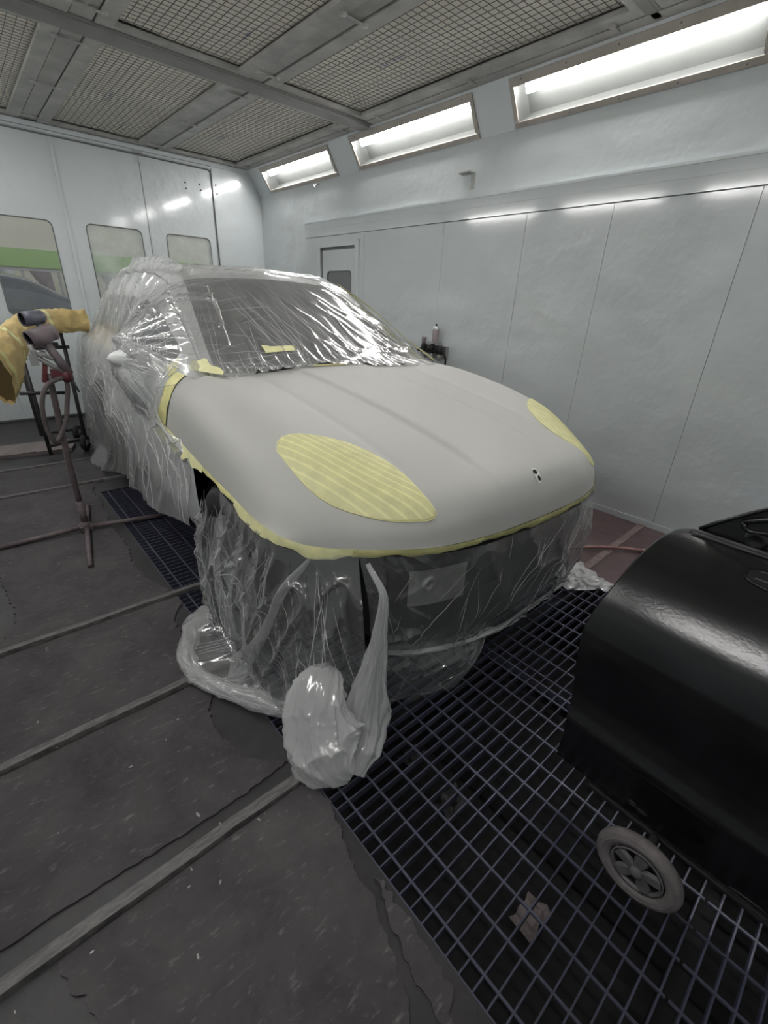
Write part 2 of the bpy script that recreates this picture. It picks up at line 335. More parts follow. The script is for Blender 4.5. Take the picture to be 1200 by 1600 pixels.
# floor paper sheets with torn edges
def sheet(name, poly, label):
    P = []
    n = len(poly)
    for i in range(n):
        (x0, y0, t0), (x1, y1, t1) = poly[i], poly[(i + 1) % n]
        k = max(1, int(math.hypot(x1 - x0, y1 - y0) / 0.008)) if t0 else 1
        for j in range(k):
            s = j / k; x = x0 + (x1 - x0) * s; y = y0 + (y1 - y0) * s
            if t0: x += (vn(y * 55, x * 40, 11) - .5) * 0.016 + (vn(y * 160, x * 90, 12) - .5) * 0.006; y += (vn(y * 60, x * 60, 13) - .5) * 0.010
            P.append((x, y))
    o = MB().prism(P, 0.0003, 0.0065).build(name, M['sheet'], floor); o['label'] = label; return o
T = lambda L: [(x, y, 1) for x, y in L]
sheet('floor_sheet', [(XL, 1.49, 0), (.40, 1.49, 1)] + T([(.394, 1.395), (.352, 1.33), (.335, 1.251), (.34, 1.178), (.35, 1.136), (.363, 1.062), (.385, 1.035), (.43, .99), (.488, .953), (.40, .945), (.245, .94), (.10, .945), (-.06, .955)]) + [(XL, .96, 0)], 'dark floor paper torn away beside the heaped film')
sheet('floor_sheet', [(XL, 2.135, 0), (.505, 2.135, 1)] + T([(.502, 2.051), (.446, 1.996), (.426, 1.919), (.421, 1.835), (.407, 1.736), (.42, 1.6)]) + [(.43, 1.54, 0), (XL, 1.54, 0)], 'dark floor paper between two worn strips, torn near the grating')
sheet('floor_sheet', [(.485, 2.19, 1)] + T([(.468, 2.294), (.454, 2.358), (.437, 2.436), (.42, 2.532), (.41, 2.627), (.444, 2.787), (.447, 2.99), (.437, 3.108), (.426, 3.232), (.474, 3.449), (.451, 3.533), (.484, 3.65), (.477, 3.758), (.453, 3.899)]) + [(.50, 4.02, 0), (.50, 4.10, 0), (XL, 4.10, 0), (XL, 3.08, 1)] + T([(-.3, 3.0), (-.18, 2.9), (-.164, 2.674), (-.145, 2.52), (-.15, 2.37), (-.186, 2.316)]) + [(-.22, 2.19, 0)], 'dark floor paper under the foot of the spray gun stand')
sheet('floor_sheet', [(.49, .848, 1)] + T([(.503, .746), (.485, .651), (.453, .578), (.449, .472), (.422, .389), (.406, .324), (.391, .264), (.361, .237), (.36, .1), (.33, -.1)]) + [(.3, -.6, 0), (-.15, -.6, 1)] + T([(-.17, .5), (-.155, .68), (-.165, .74), (-.19, .77)]) + [(-.20, .848, 0)], 'dark floor paper nearest the viewer, torn along the grating')
sheet('floor_sheet', T([(.488, .50), (.492, .36), (.48, .27), (.472, .2), (.41, .16), (.428, .30), (.452, .40), (.478, .47)]), 'small torn scrap of floor paper beside the grating edge')
sheet('floor_sheet', T([(.482, .13), (.472, .05), (.45, -.1), (.385, -.1), (.392, .08), (.42, .13)]), 'small torn scrap of floor paper at the bottom edge')
sheet('floor_sheet', [(XL, 4.75, 0), (.64, 4.75, 0), (.62, 4.16, 0), (XL, 4.16, 0)], 'floor paper beside the rear wheel of the masked car')
# ---- walls
def wallbox(name, a, b, m=M['wall']): return struct(MB().b2(a, b).build(name, m))
wr = wallbox('wall_right', (XR, YF, 0), (XR + 0.2, YB + 0.1, ZK))
wl_ = wallbox('wall_left', (XL - 0.2, YF, 0), (XL, YB + 0.1, ZK)); MB().b2((XL - 0.2, YF - .08, ZK - .05), (XL - 0.14, YB + 0.1, ZC + .12)).build('leak_blocker', M['wall'], wl_)  # unseen strip added above the left wall to block outside light
wallbox('wall_front', (XL - 0.2, YF - 0.08, 0), (XR + 0.2, YF, ZC + .12))
MB().b2((XR + 0.14, YF - .08, ZK - .05), (XR + 0.2, YB + 0.1, ZC + .12)).build('leak_blocker', M['wall'], wr)  # unseen strip added behind the right lamps against light leaking in
# right wall pieces: proud lower panels with joints, band, seams
seams = [YF, -0.75, 0.075, 0.885, 1.700, 2.372, 3.224, 4.36, 5.50]
for i in range(len(seams) - 1):
    a, b = seams[i] + 0.0015, seams[i + 1] - 0.0015
    if i == len(seams) - 2: b = 5.5
    if a < 4.4 < b or b > 5:                               # the panel that holds the small door
        q = MB(); q.b2((XR - 0.008, a, 0.02), (XR, 4.49, 2.110)); q.b2((XR - 0.008, 5.19, 0.02), (XR, b, 2.110)); q.b2((XR - 0.008, 4.49, 2.0), (XR, 5.19, 2.110)); q.build('wall_panel', M['wall'], wr)
    else:
        MB().b2((XR - 0.008, a, 0.02), (XR, b, 2.110)).build('wall_panel', M['wall'], wr)
MB().b2((XR - 0.0015, YF, 0.02), (XR, 5.5, 2.110)).build('panel_joint', M['wall_gap'], wr)
q = MB(); q.b2((XR - 0.030, YF, 2.112), (XR, 5.50, 2.262)); q.b2((XR - 0.036, YF, 2.255), (XR, 5.5, 2.272)); q.b2((XR - 0.033, YF, 2.190), (XR, 5.5, 2.196)); q.build('wall_band', M['wall'], wr)
MB().b2((XR - 0.004, YF, 2.272), (XR, 5.50, ZK)).build('upper_wall_panel', M['wall'], wr)
q = MB(); q.b2((XR - 0.012, YF, 0), (XR, YB, 0.045)); struct(q.build('baseboard_right', M['wall']))
# slanted lamp panels (right and left) with lamp openings
LAMPS = [(-0.80, 0.72), (1.04, 2.585), (2.915, 4.465), (4.825, 6.33)]
sl = math.hypot(XR - XT, ZC - ZK)
def slant(side):
    X0, X1 = (XR, XT) if side > 0 else (XL, XL + (XR - XT))
    ux = Vector(((X1 - X0) / sl, 0, (ZC - ZK) / sl))       # up along the slope
    nn = Vector((-side * (ZC - ZK) / sl, 0, -(XR - XT) / sl))   # into the room
    O = Vector((X0, 0, ZK))
    return O, ux, nn
ZC1 = ZC + 0.001
def lampwall(side):
    O, ux, nn = slant(side); b = MB()
    def rect(y0, y1, s0, s1):
        p = [O + ux * s + Vector((0, y, 0)) for y, s in ((y0, s0), (y1, s0), (y1, s1), (y0, s1))]
        q = [k - nn * 0.02 for k in p]
        b.add(p + q, [(0, 1, 2, 3), (7, 6, 5, 4), (0, 4, 5, 1), (1, 5, 6, 2), (2, 6, 7, 3), (3, 7, 4, 0)])
    s0, s1 = 0.035, sl - 0.045
    rect(YF, YB + .05, 0, s0); rect(YF, YB + .05, s1, sl)
    ys = [YF] + [v for l in LAMPS for v in (l[0] + 0.03, l[1] - 0.03)] + [YB + .05]
    for i in range(0, len(ys), 2): rect(ys[i], ys[i + 1], s0, s1)
    struct(b.build('wall_right_slope' if side > 0 else 'wall_left_slope', M['wall']))
def lamp(side, y0, y1, label):
    O, ux, nn = slant(side); L = y1 - y0; s0, s1 = 0.008, sl - 0.020
    c = O + ux * (s0 + s1) / 2 + Vector((0, (y0 + y1) / 2, 0))
    root = empty('ceiling_light' if False else 'wall_light', c); tag(root, label, 'light', 'booth lamps along the side walls')
    ax = Matrix((ux, Vector((0, 1, 0)), nn)).transposed()
    P = lambda s, y, n: (ux * s + Vector((0, y, 0)) + nn * n)
    hw = (s1 - s0) / 2; hl = L / 2; fw = 0.034
    f = MB()
    f.box(P(hw - fw * .75, 0, 0.005), (fw * 1.5, L, 0.012), ax=ax); f.box(P(-hw + fw / 2, 0, 0.005), (fw, L, 0.012), ax=ax)
    f.box(P(0, hl - fw / 2, 0.005), (2 * hw - fw * 2.5, fw, 0.012), ax=ax); f.box(P(0, -hl + fw / 2, 0.005), (2 * hw - fw * 2.5, fw, 0.012), ax=ax)
    f.build('lamp_frame', M['frame_tan'], root)
    k = MB()
    for s in (hw - 0.018, -hw + 0.015):
        for t in np.linspace(-hl + 0.1, hl - 0.1, 5): k.lathe([(0.0045, 0), (0.0045, 0.003), (0, 0.004)], P(s, t, 0.011), nn, 8)
    k.build('frame_screws', M['screw'], root)['kind'] = 'stuff'
    d = 0.15; bx = MB(); iw = hw - 0.03; il = hl - 0.03
    bx.box(P(0, 0, -d), (2 * iw, 2 * il, 0.006), ax=ax); bx.box(P(iw, 0, -d / 2), (0.006, 2 * il, d), ax=ax); bx.box(P(-iw, 0, -d / 2), (0.006, 2 * il, d), ax=ax)
    bx.box(P(0, il, -d / 2), (2 * iw, 0.006, d), ax=ax); bx.box(P(0, -il, -d / 2), (2 * iw, 0.006, d), ax=ax)
    bx.build('lamp_housing', M['lampbox'], root)
    for s in (0.072, 0.038):
        tb = MB(); tb.tube([P(s, -il + 0.06, -0.062), P(s, il - 0.06, -0.062)], 0.0165, 12)
        tb.build('fluorescent_tube', M['tube'], root)
    gw, gh = hw - fw * .6, hl - fw * .5; g = MB(); g.add([P(-gw, -gh, -.004), P(gw, -gh, -.004), P(gw, gh, -.004), P(-gw, gh, -.004)], [(0, 1, 2, 3)]); g.build('cover_glass', M['lamp_glass'], root)
    return root
for sd in (1, -1):
    lampwall(sd)
    for i, (a, b) in enumerate(LAMPS):
        if sd > 0: lb = ['booth lamp in the right wall behind the viewer', 'largest lit booth lamp in the slanted top of the wall, upper right', 'middle lit booth lamp in the slanted top of the wall', 'smallest lit booth lamp, farthest along the slanted wall by the corner'][i]
        else: lb = 'booth lamp in the opposite slanted wall, %s' % ['behind the viewer', 'first along from the viewer', 'second along from the viewer', 'farthest from the viewer'][i]
        lamp(sd, a, b, lb)
# ---- back wall with door leaves and windows
WINS = [(-0.34, 0.10, 1.15, 2.082), (0.45, 1.028, 1.15, 2.082), (1.352, 1.925, 1.15, 2.095), (2.21, 2.757, 1.15, 2.092)]
ZD = 2.842
def rrect(x0, x1, z0, z1, r, n=6):
    P = []
    for cx, cz, a0 in ((x1 - r, z1 - r, 0), (x0 + r, z1 - r, 90), (x0 + r, z0 + r, 180), (x1 - r, z0 + r, 270)):
        for k in range(n + 1): a = math.radians(a0 + 90 * k / n); P.append((cx + r * math.cos(a), cz + r * math.sin(a)))
    return P
def leaf(x0, x1, w, y, th, z0=0.03, z1=ZD):
    """door leaf with a rounded window hole; w = (x0,x1,z0,z1)"""
    b = MB(); R = rrect(*w, 0.055); n = len(R)
    def ring(yy):
        cx, cz = (w[0] + w[1]) / 2, (w[2] + w[3]) / 2; out = []
        for (px, pz) in R:                                  # project each hole vertex to the outer rectangle
            dx, dz = px - cx, pz - cz
            t = min(((x1 - cx) / dx if dx > 0 else (x0 - cx) / dx) if abs(dx) > 1e-6 else 1e9, ((z1 - cz) / dz if dz > 0 else (z0 - cz) / dz) if abs(dz) > 1e-6 else 1e9)
            out.append([cx + dx * t, yy, cz + dz * t])
        for c in ((x1, z1), (x0, z1), (x0, z0), (x1, z0)):     # snap nearest to the corners
            j = min(range(n), key=lambda k: (out[k][0] - c[0]) ** 2 + (out[k][2] - c[1]) ** 2); out[j] = [c[0], yy, c[1]]
        return out
    V = [(px, y, pz) for px, pz in R] + ring(y) + [(px, y + th, pz) for px, pz in R] + ring(y + th)
    F = []
    for i in range(n):
        j = (i + 1) % n
        F += [(i, j, n + j, n + i), (2 * n + j, 2 * n + i, 3 * n + i, 3 * n + j), (j, i, 2 * n + i, 2 * n + j), (n + i, n + j, 3 * n + j, 3 * n + i)]
    b.add(V, F); return b, R
def door(num, x0, x1, w, haze):
    d = struct(empty('door_%d' % num, (0, 0, 0)))
    b, R = leaf(x0 + 0.003, x1 - 0.003, w, YB, 0.05); b.build('door_leaf', M['wall'], d)
    g = MB(); g.tube([(px, YB - 0.001, pz) for px, pz in R] + [(R[0][0], YB - 0.001, R[0][1])], 0.006, 6, caps=False); g.build('window_gasket', M['gasket'], d)
    p = MB(); n = len(R); p.add([(px, YB + 0.024, pz) for px, pz in R], [tuple(range(n))]); p.build('window_pane', haze, d)
    return d
d1 = door(1, -0.50, 0.305, WINS[0], M['win_clear']); d2 = door(2, 0.305, 1.172, WINS[1], M['win_clear']); d3 = door(3, 1.172, 2.020, WINS[2], M['win_haze']); d4 = door(4, 2.020, 2.856, WINS[3], M['win_haze'])
bk = MB(); bk.b2((2.862, YB - 0.012, 0), (XR + 0.2, YB + 0.06, ZC + .12)); bk.b2((XL - .2, YB, ZD + 0.004), (2.862, YB + 0.06, ZC + .12)); bk.b2((XL - .1, YB, 0), (-0.502, YB + .06, ZD)); bk.b2((-0.5, YB + 0.045, 0), (2.86, YB + 0.055, 0.03))
wb = struct(bk.build('wall_back', M['wall']))
q = MB(); q.b2((XL, YB - 0.035, ZD + 0.035), (XR - 0.16, YB, ZC - 0.005)); q.b2((XL, YB - 0.022, ZD + 0.012), (2.88, YB, ZD + 0.03)); struct(q.build('trim_1', M['wall']))
q = MB(); q.tube([(2.856, YB - 0.010, 0.05), (2.856, YB - 0.010, ZD - 0.05), (2.845, YB - 0.010, ZD - 0.015), (2.82, YB - 0.010, ZD - 0.003), (0.35, YB - 0.010, ZD - 0.003)], 0.008, 8); q.build('door_seal', M['gasket'], wb)
q = MB(); q.b2((1.165, YB - 0.012, 0.05), (1.195, YB, ZD - 0.005)); q.build('cover_strip', M['wall'], d3)
q = MB(); q.b2((2.0175, YB - 0.004, 0.05), (2.0225, YB, ZD - 0.005)); q.build('leaf_joint', M['gasket'], d4)
for zz in (2.79, 1.45, 0.4):
    h = MB(); h.tube([(2.02, YB - 0.012, zz - 0.035), (2.02, YB - 0.012, zz + 0.035)], 0.009, 8); h.b2((1.985, YB - 0.006, zz - 0.03), (2.055, YB, zz + 0.03)); h.build('hinge', M['wall'], d4)
h = MB(); h.b2((1.96, YB - 0.04, ZD + 0.005), (2.06, YB - 0.022, ZD + 0.022)); h.build('door_catch', M['galv'], wb)
q = MB()
for x, z in ((2.52, 2.66), (2.525, 2.60), (2.70, 2.67), (2.705, 2.61)): q.lathe([(0.010, 0), (0.010, 0.006), (0, 0.008)], (x, YB, z), (0, -1, 0), 8)
q.build('door_bolts', M['screw'], d4)['kind'] = 'stuff'
q = MB()
for x, z in ((2.90, 2.69), (2.91, 2.60)): q.lathe([(0.010, 0), (0.010, 0.006), (0, 0.008)], (x, YB - 0.012, z), (0, -1, 0), 8)
q.build('wall_bolts', M['screw'], wb)['kind'] = 'stuff'
# small personnel door in the right wall
d5 = struct(empty('door_5', (0, 0, 0)))
X = XR - 0.002
q = MB(); w = (4.586, 5.054, 0.95, 1.745)
q.b2((X - 0.012, 4.53, 0.06), (X, w[0], 1.965)); q.b2((X - 0.012, w[1], 0.06), (X, 5.15, 1.965)); q.b2((X - 0.012, w[0], w[3]), (X, w[1], 1.965)); q.b2((X - 0.012, w[0], 0.06), (X, w[1], w[2])); q.build('door_leaf', M['wall'], d5)
q = MB(); R = rrect(w[0], w[1], w[2], w[3], 0.05); q.tube([(X - 0.012, a, b) for a, b in R] + [(X - 0.012, *R[0])], 0.008, 6, caps=False); q.build('window_gasket', M['gasket'], d5)
q = MB(); q.b2((X - 0.006, w[0] - .005, w[2] - .005), (X - 0.003, w[1] + .005, w[3] + .005)); q.build('window_pane', mat('grey glass', (0.20, 0.21, 0.21), 0.15), d5)
q = MB(); q.b2((X - 0.03, 4.45, 0.03), (X, 4.505, 1.995)); q.b2((X - 0.03, 5.18, 0.03), (X, 5.235, 1.995)); q.b2((X - 0.03, 4.45, 1.995), (X, 5.235, 2.05)); q.build('door_frame', M['wall'], d5)
q = MB(); q.b2((X - 0.008, 4.507, 0.05), (X - 0.001, 4.527, 1.985)); q.b2((X - 0.008, 5.153, 0.05), (X - 0.001, 5.177, 1.985)); q.b2((X - 0.008, 4.507, 1.967), (X - 0.001, 5.177, 1.985)); q.build('door_gap', M['gasket'], d5)
# things on the right wall
t = tag(empty('wall_bracket', (XR - 0.004, 2.95, 2.40)), 'small grey L shaped bracket on the wall above the band', 'bracket')
q = MB(); q.b2((-0.06, -0.005, 0.035), (0.0, 0.11, 0.045)); q.build('arm', M['galv'], t)
q = MB(); q.b2((-0.004, -0.02, -0.075), (0.0, 0.02, 0.045)); q.build('plate', M['galv'], t)
t = tag(empty('lamp_clip', (XR - 0.02, 5.24, ZK - 0.03)), 'tiny metal clip under the farthest lit booth lamp', 'clip')
q = MB(); q.b2((-0.02, -0.035, 0), (0.016, 0.035, 0.012)); q.tube([(-0.02, -0.025, 0.0), (-0.03, 0, -0.03), (-0.02, 0.025, 0.0)], 0.005, 6); q.build('clip', M['galv'], t)

# ---- ceiling
cb = MB(); cb.b2((XL - .2, YF - .1, ZC + 0.09), (XR + .2, YB + .1, ZC + 0.13))
ceil = struct(cb.build('ceiling', M['beam']))
PX = [(-0.07, 0.965), (1.085, 2.120), (2.222, 3.255)]
PYS = [(4.225, 6.63), (1.62, 4.055), (-1.1, 1.56)]
for x0, x1 in ((XL, -0.07), (0.965, 1.085), (2.120, 2.222)):
    q = MB(); q.b2((x0 - .001, YF, ZC + 0.010), (x1 + .001, YB, ZC + 0.05)); q.build('filler_strip', M['galv'], ceil)
q = MB(); q.b2((3.255, YF, ZC - 0.002), (XT + 0.03, YB, ZC + 0.04)); q.build('edge_strip', M['galv'], ceil)
for yb in (4.14, 1.59):
    wv = 0.062 if yb > 2 else 0.02; dz = .030 if yb > 2 else .002
    q = MB(); q.b2((XL, yb - wv, ZC - dz), (XR - 0.20, yb + wv, ZC + 0.06)); q.b2((XL, yb - wv - 0.02, ZC - dz * .3), (XR - 0.19, yb + wv + 0.02, ZC + 0.04)); struct(q.build('trim_%d' % (2 if yb > 2 else 3), M['beam']))
for r_, (y0, y1) in enumerate(PYS):
    for c_, (x0, x1) in enumerate(PX):
        lb = 'galvanised ceiling filter panel with wire mesh, %s row, %s' % (('row nearest the doors', 'second row from the doors', 'third row from the doors')[r_].replace(' row', '', 0), ('above the yellow wrapped bumper side', 'middle column', 'column next to the lit lamps')[c_])
        lb = 'galvanised ceiling filter panel, %s, %s' % (('row nearest the doors', 'second row from the doors', 'third row from the doors')[r_], ('column over the gun stand', 'middle column', 'column beside the lit lamps')[c_])
        t = tag(empty('ceiling_filter_panel', ((x0 + x1) / 2, (y0 + y1) / 2, ZC)), lb, 'ceiling panel', 'ceiling filter panels')
        hx, hy = (x1 - x0) / 2, (y1 - y0) / 2; fw = 0.108; fy = 0.055 if r_ else 0.09
        f = MB(); g = 0.011
        f.b2((-hx + g, -hy + g, 0), (-hx + fw, hy - g, 0.03)); f.b2((hx - fw, -hy + g, 0), (hx - g, hy - g, 0.03))
        f.b2((-hx + fw, hy - fy, 0), (hx - fw, hy - g, 0.03)); f.b2((-hx + fw, -hy + g, 0), (hx - fw, -hy + fy, 0.03)); f.build('panel_frame', M['galv'], t)
        w_ = MB(); ix, iy = hx - fw, hy - fy; nx = 16; ny = int(round(2 * iy / 0.0505))
        for k in range(nx + 1): x = -ix + 2 * ix * k / nx; w_.b2((x - .0019, -iy, 0.0265), (x + .0019, iy, 0.029))
        for k in range(ny + 1): y = -iy + 2 * iy * k / ny; w_.b2((-ix, y - .0019, 0.029), (ix, y + .0019, 0.0315))
        wo = w_.build('wire_mesh', M['wire'], t); wo['kind'] = 'stuff'
        # filter cloth, slightly sagging
        gx = np.linspace(-ix - .01, ix + .01, 14); gy = np.linspace(-iy - .01, iy + .01, 30); A, B = np.meshgrid(gx, gy)
        Z = 0.046 - 0.010 * vn(A * 3 + c_ * 9, B * 2 + r_ * 5, 21)
        MB().grid(np.stack([A, B, Z], 2)[:, ::-1]).build('filter_cloth', M['filter'], t)
        # faint printed rows on the cloth
        pm = MB()
        for (px, py, n) in ((-.12, -.45, 9), (.16, .30, 9)):
            for k in range(n):
                h = .008 + .006 * vn(k * 1.7, px * 9 + c_, 5); pm.b2((px + r_ * .1 - h, py + k * .030 + .3 * c_, .0325), (px + r_ * .1 + h, py + k * .030 + .3 * c_ + .016 * vn(k * 2.3, py * 7, 6), .0335))
        po = pm.build('filter_print', M['print'], t); po['kind'] = 'stuff'; po['label'] = 'faint blue printed row on the filter cloth'
        # latches
        for s in (-1, 1):
            for yy in ((-hy + 0.18, 0, hy - 0.18)):
                l = MB(); l.lathe([(0.0, -0.011), (0.020, -0.010), (0.022, 0.0)], (s * (hx - 0.030), yy, 0), (0, 0, 1), 10); l.box((s * (hx + 0.012), yy, -0.006), (0.075, 0.022, 0.006)); l.build('latch', M['galv'], t)

# ---- the workshop outside, seen through the door windows
struct(MB().b2((-6, YB + 0.1, -0.06), (9, 14.5, -0.01)).build('floor_outside', M['outfloor']))
struct(MB().b2((-6, 13.0, 0), (9, 13.1, 4.0)).build('wall_outside', M['outwall']))
q = MB(); q.b2((-6, 12.96, 1.78), (9, 13.0, 2.12)); struct(q.build('trim_4', M['green']))

# ================================================================== FLOOR GRATING
bar_me = MB().b2((0, -0.0022, -0.030), (0.976, 0.0022, -0.0008)).build('load_bar', M['bar']); bme = bar_me.data; bpy.data.objects.remove(bar_me)
rod_me = MB().b2((-0.0034, 0, -0.007), (0.0034, 0.992, 0)).build('cross_rod', M['bar']); rme = rod_me.data; bpy.data.objects.remove(rod_me)
edg_me = MB().b2((-0.002, 0, -0.030), (0.002, 0.994, 0)).build('edge_bar', M['bar']); eme = edg_me.data; bpy.data.objects.remove(edg_me)
rown = ['row under the black panel, nearest the viewer', 'row in front of the car', 'row under the car nose', 'row under the middle of the car', 'row under the rear of the car']
for ci, gx in enumerate((GX0 + 0.002, GX1 + 0.002)):
    for ri in range(5):
        gy = -1.128 + ri * 1.0
        g = tag(empty('floor_grating', (gx, gy, 0)), 'steel grating panel, %s, %s' % (rown[ri], ('beside the floor paper', 'beside the red floor')[ci]), 'grating', 'floor gratings over the pit')
        for k in range(24): link(bme, 'load_bar', g, (0, 0.014 + 0.0415 * k, 0))
        for k in range(10): link(rme, 'cross_rod', g, (0.047 + 0.0985 * k, 0.003, 0))
        for k in (0.0, 0.976): link(eme, 'edge_bar', g, (k, 0.002, 0))

# ================================================================== THE MASKED CAR  (own axes: x across, y back from the nose, z up)
CO = (1.535, 0.72, 0.0); YAW = math.radians(3.0)
ce, se = math.cos(YAW), math.sin(YAW)
def wor(P):
    P = np.asarray(P, float); return np.stack([CO[0] + P[..., 0] * ce + P[..., 1] * se, CO[1] - P[..., 0] * se + P[..., 1] * ce, P[..., 2]], -1)
def loc(P):
    P = np.asarray(P, float); a, b = P[..., 0] - CO[0], P[..., 1] - CO[1]; return np.stack([a * ce - b * se, a * se + b * ce, P[..., 2]], -1)
car = tag(empty('car', CO, -YAW), 'car with bare grey primed bonnet, the rest wrapped in clear film', 'car')
# ---- bonnet (clamshell that reaches down over the wheel arches)
KV = [0, .05, .12, .25, .4, .6, .8, 1]
COLS = [
 [(0, .05, .706), (0, .058, .78), (0, .108, .873), (0, .26, .925), (0, .55, .980), (0, .95, 1.030), (0, 1.35, 1.068), (0, 1.75, 1.092)],
 [(.25, .06, .705), (.25, .068, .78), (.25, .118, .867), (.25, .28, .920), (.25, .56, .975), (.25, .95, 1.026), (.25, 1.35, 1.065), (.25, 1.75, 1.090)],
 [(.5, .105, .705), (.5, .117, .765), (.5, .165, .838), (.5, .31, .895), (.5, .57, .962), (.5, .96, 1.020), (.5, 1.35, 1.064), (.5, 1.75, 1.088)],
 [(.69, .215, .700), (.692, .230, .745), (.70, .285, .802), (.715, .41, .882), (.73, .62, .972), (.745, .98, 1.044), (.75, 1.36, 1.083), (.75, 1.75, 1.090)],
 [(.81, .325, .692), (.815, .340, .728), (.828, .385, .775), (.845, .50, .848), (.858, .68, .926), (.865, 1.0, 1.000), (.86, 1.37, 1.045), (.83, 1.76, 1.058)],
 [(.882, .385, .702), (.888, .40, .722), (.90, .44, .752), (.92, .54, .798), (.934, .71, .848), (.938, 1.02, .910), (.932, 1.38, .945), (.905, 1.77, .955)],
 [(.925, .42, .720), (.932, .435, .724), (.945, .47, .731), (.956, .58, .735), (.958, .74, .750), (.956, 1.05, .766), (.948, 1.42, .787), (.935, 1.85, .800)]]
KU = [0, .22, .44, .63, .77, .89, 1.0]
NU, NV = 201, 141
uu = np.linspace(0, 1, NU // 2 + 1); vv = np.linspace(0, 1, NV) ** 1.35
C = np.array(COLS)                                          # col, v, xyz
C1 = np.stack([np.stack([pchip(KV, C[i, :, k], vv) for k in range(3)], -1) for i in range(7)], 0)      # col, NV, 3
HF = np.stack([np.stack([pchip(KU, C1[:, j, k], uu) for k in range(3)], -1) for j in range(NV)], 0)      # NV, nu, 3
for _ in range(14):                                         # fair the panel, edges held
    G = HF.copy(); L = np.concatenate([G[:, 1:2] * [-1, 1, 1], G], 1)
    HF[1:-1, :-1] = (L[1:-1, 1:-1] * 4 + L[1:-1, :-2] + L[1:-1, 2:] + L[:-2, 1:-1] + L[2:, 1:-1]) / 8
HF[:, 0, 0] = 0
X_, Y_ = HF[..., 0], HF[..., 1]
fade = sstep(0.12, 0.45, Y_) * 0.75 + 0.25 * sstep(0.05, 0.12, Y_)
xe = 0.215 + 0.02 * (Y_ - 0.8)                              # power dome edge
HF[..., 2] += fade * 0.0105 * (1 - sstep(xe, xe + 0.035, X_)) - fade * 0.004 * sstep(xe, xe + .1, X_) * (1 - sstep(.45, .6, X_))
xv = 0.50 + 0.03 * (Y_ - 0.8)                               # valley line beside the raised wing
HF[..., 2] -= fade * 0.0055 * np.exp(-((X_ - xv) / 0.022) ** 2) * sstep(.1, .5, Y_) * (1 - sstep(1.2, 1.6, Y_))
HOOD = np.concatenate([HF[:, :0:-1] * [-1, 1, 1], HF], 1)
hood = MB().grid(HOOD).build('bonnet', M['primer'], car); hood['label'] = 'bare bonnet in flat light grey primer'
hv = [tuple(p) for p in HOOD.reshape(-1, 3)]; nb = HOOD.shape[1]
hbvh = BVHTree.FromPolygons(hv, [(i * nb + j, i * nb + j + 1, (i + 1) * nb + j + 1, (i + 1) * nb + j) for i in range(NV - 1) for j in range(nb - 1)])
def on_hood(x, y, d=0.0):
    h = hbvh.ray_cast(Vector((x, y, 2)), Vector((0, 0, -1)))
    if h[0] is None: h = hbvh.find_nearest(Vector((x, y, .9)))
    nrm = h[1] if h[1].z > 0 else -h[1]
    return h[0] + nrm * d
# ---- headlamps covered with strips of yellow tape
LAMPXY = [[(-0.817, 0.649), (-0.8, 0.68), (-0.777, 0.689), (-0.748, 0.683), (-0.711, 0.67), (-0.66, 0.639), (-0.613, 0.601), (-0.572, 0.554), (-0.539, 0.496), (-0.514, 0.431), (-0.498, 0.363), (-0.497, 0.292), (-0.502, 0.227), (-0.502, 0.183), (-0.499, 0.156), (-0.498, 0.142), (-0.509, 0.139), (-0.532, 0.145), (-0.569, 0.167), (-0.618, 0.202), (-0.657, 0.238), (-0.694, 0.278), (-0.729, 0.32), (-0.762, 0.368), (-0.784, 0.413), (-0.8, 0.463), (-0.809, 0.515), (-0.814, 0.564), (-0.817, 0.615)]]
def lamp_cover(sgn):
    P = np.array(LAMPXY[0]) * [sgn, 1]
    base = MB(); c = P.mean(0); n = len(P); V = [on_hood(*c, 0.004)]; F = []
    rings = 7
    for r in range(1, rings + 1):
        s = r / rings
        for q in P: V.append(on_hood(*(c + (q - c) * s), 0.004 if r < rings else 0.0012))
    F += [(0, 1 + k, 1 + (k + 1) % n) for k in range(n)]
    for r in range(rings - 1): F += [(1 + r * n + k, 1 + (r + 1) * n + k, 1 + (r + 1) * n + (k + 1) % n, 1 + r * n + (k + 1) % n) for k in range(n)]
    b = base.add(V, F, True).build('headlamp_mask', M['tape'], car); b['label'] = 'headlamp papered over with strips of yellow masking tape'
    # overlapping strips
    d = np.array([sgn * .19, -.42]); d = d / np.linalg.norm(d); e = np.array([-d[1], d[0]])
    sd = P @ d; se_ = P @ e
    bands = []; lo = se_.min() + .004; k = 0
    while lo < se_.max() - .006:
        hi = min(lo + .0265, se_.max() - .003); bands.append((lo, hi, .0048 + .0004 * (k % 2), 'tape2'))
        if hi < se_.max() - .012: bands.append((hi - .0035, hi + .0035, .0060, 'tape3'))
        lo += .0265; k += 1
    for lo, hi, hh, mk in bands:
        V = []
        for q in np.linspace(lo, hi, 4):                     # span of the outline at this height
            xs = []
            for i in range(n):
                a, bb = se_[i], se_[(i + 1) % n]
                if (a - q) * (bb - q) < 0: t = (q - a) / (bb - a); xs.append(sd[i] + t * (sd[(i + 1) % n] - sd[i]))
            if len(xs) < 2: continue
            x0, x1 = min(xs) + 0.004, max(xs) - 0.004
            V.append([on_hood(*(d * x + e * q), hh + .0006 * vn(x * 30, q * 30, 5)) for x in np.linspace(x0, x1, 22)])
        if len(V) == 4: MB().grid(V).build('tape_strip', M[mk], b)
    t = MB(); t.tube([on_hood(*q, 0.0025) for q in P] + [on_hood(*P[0], 0.0025)], 0.0030, 6, caps=False); t.build('tape_edge', M['tape3'], b)
for s in (1, -1): lamp_cover(s)
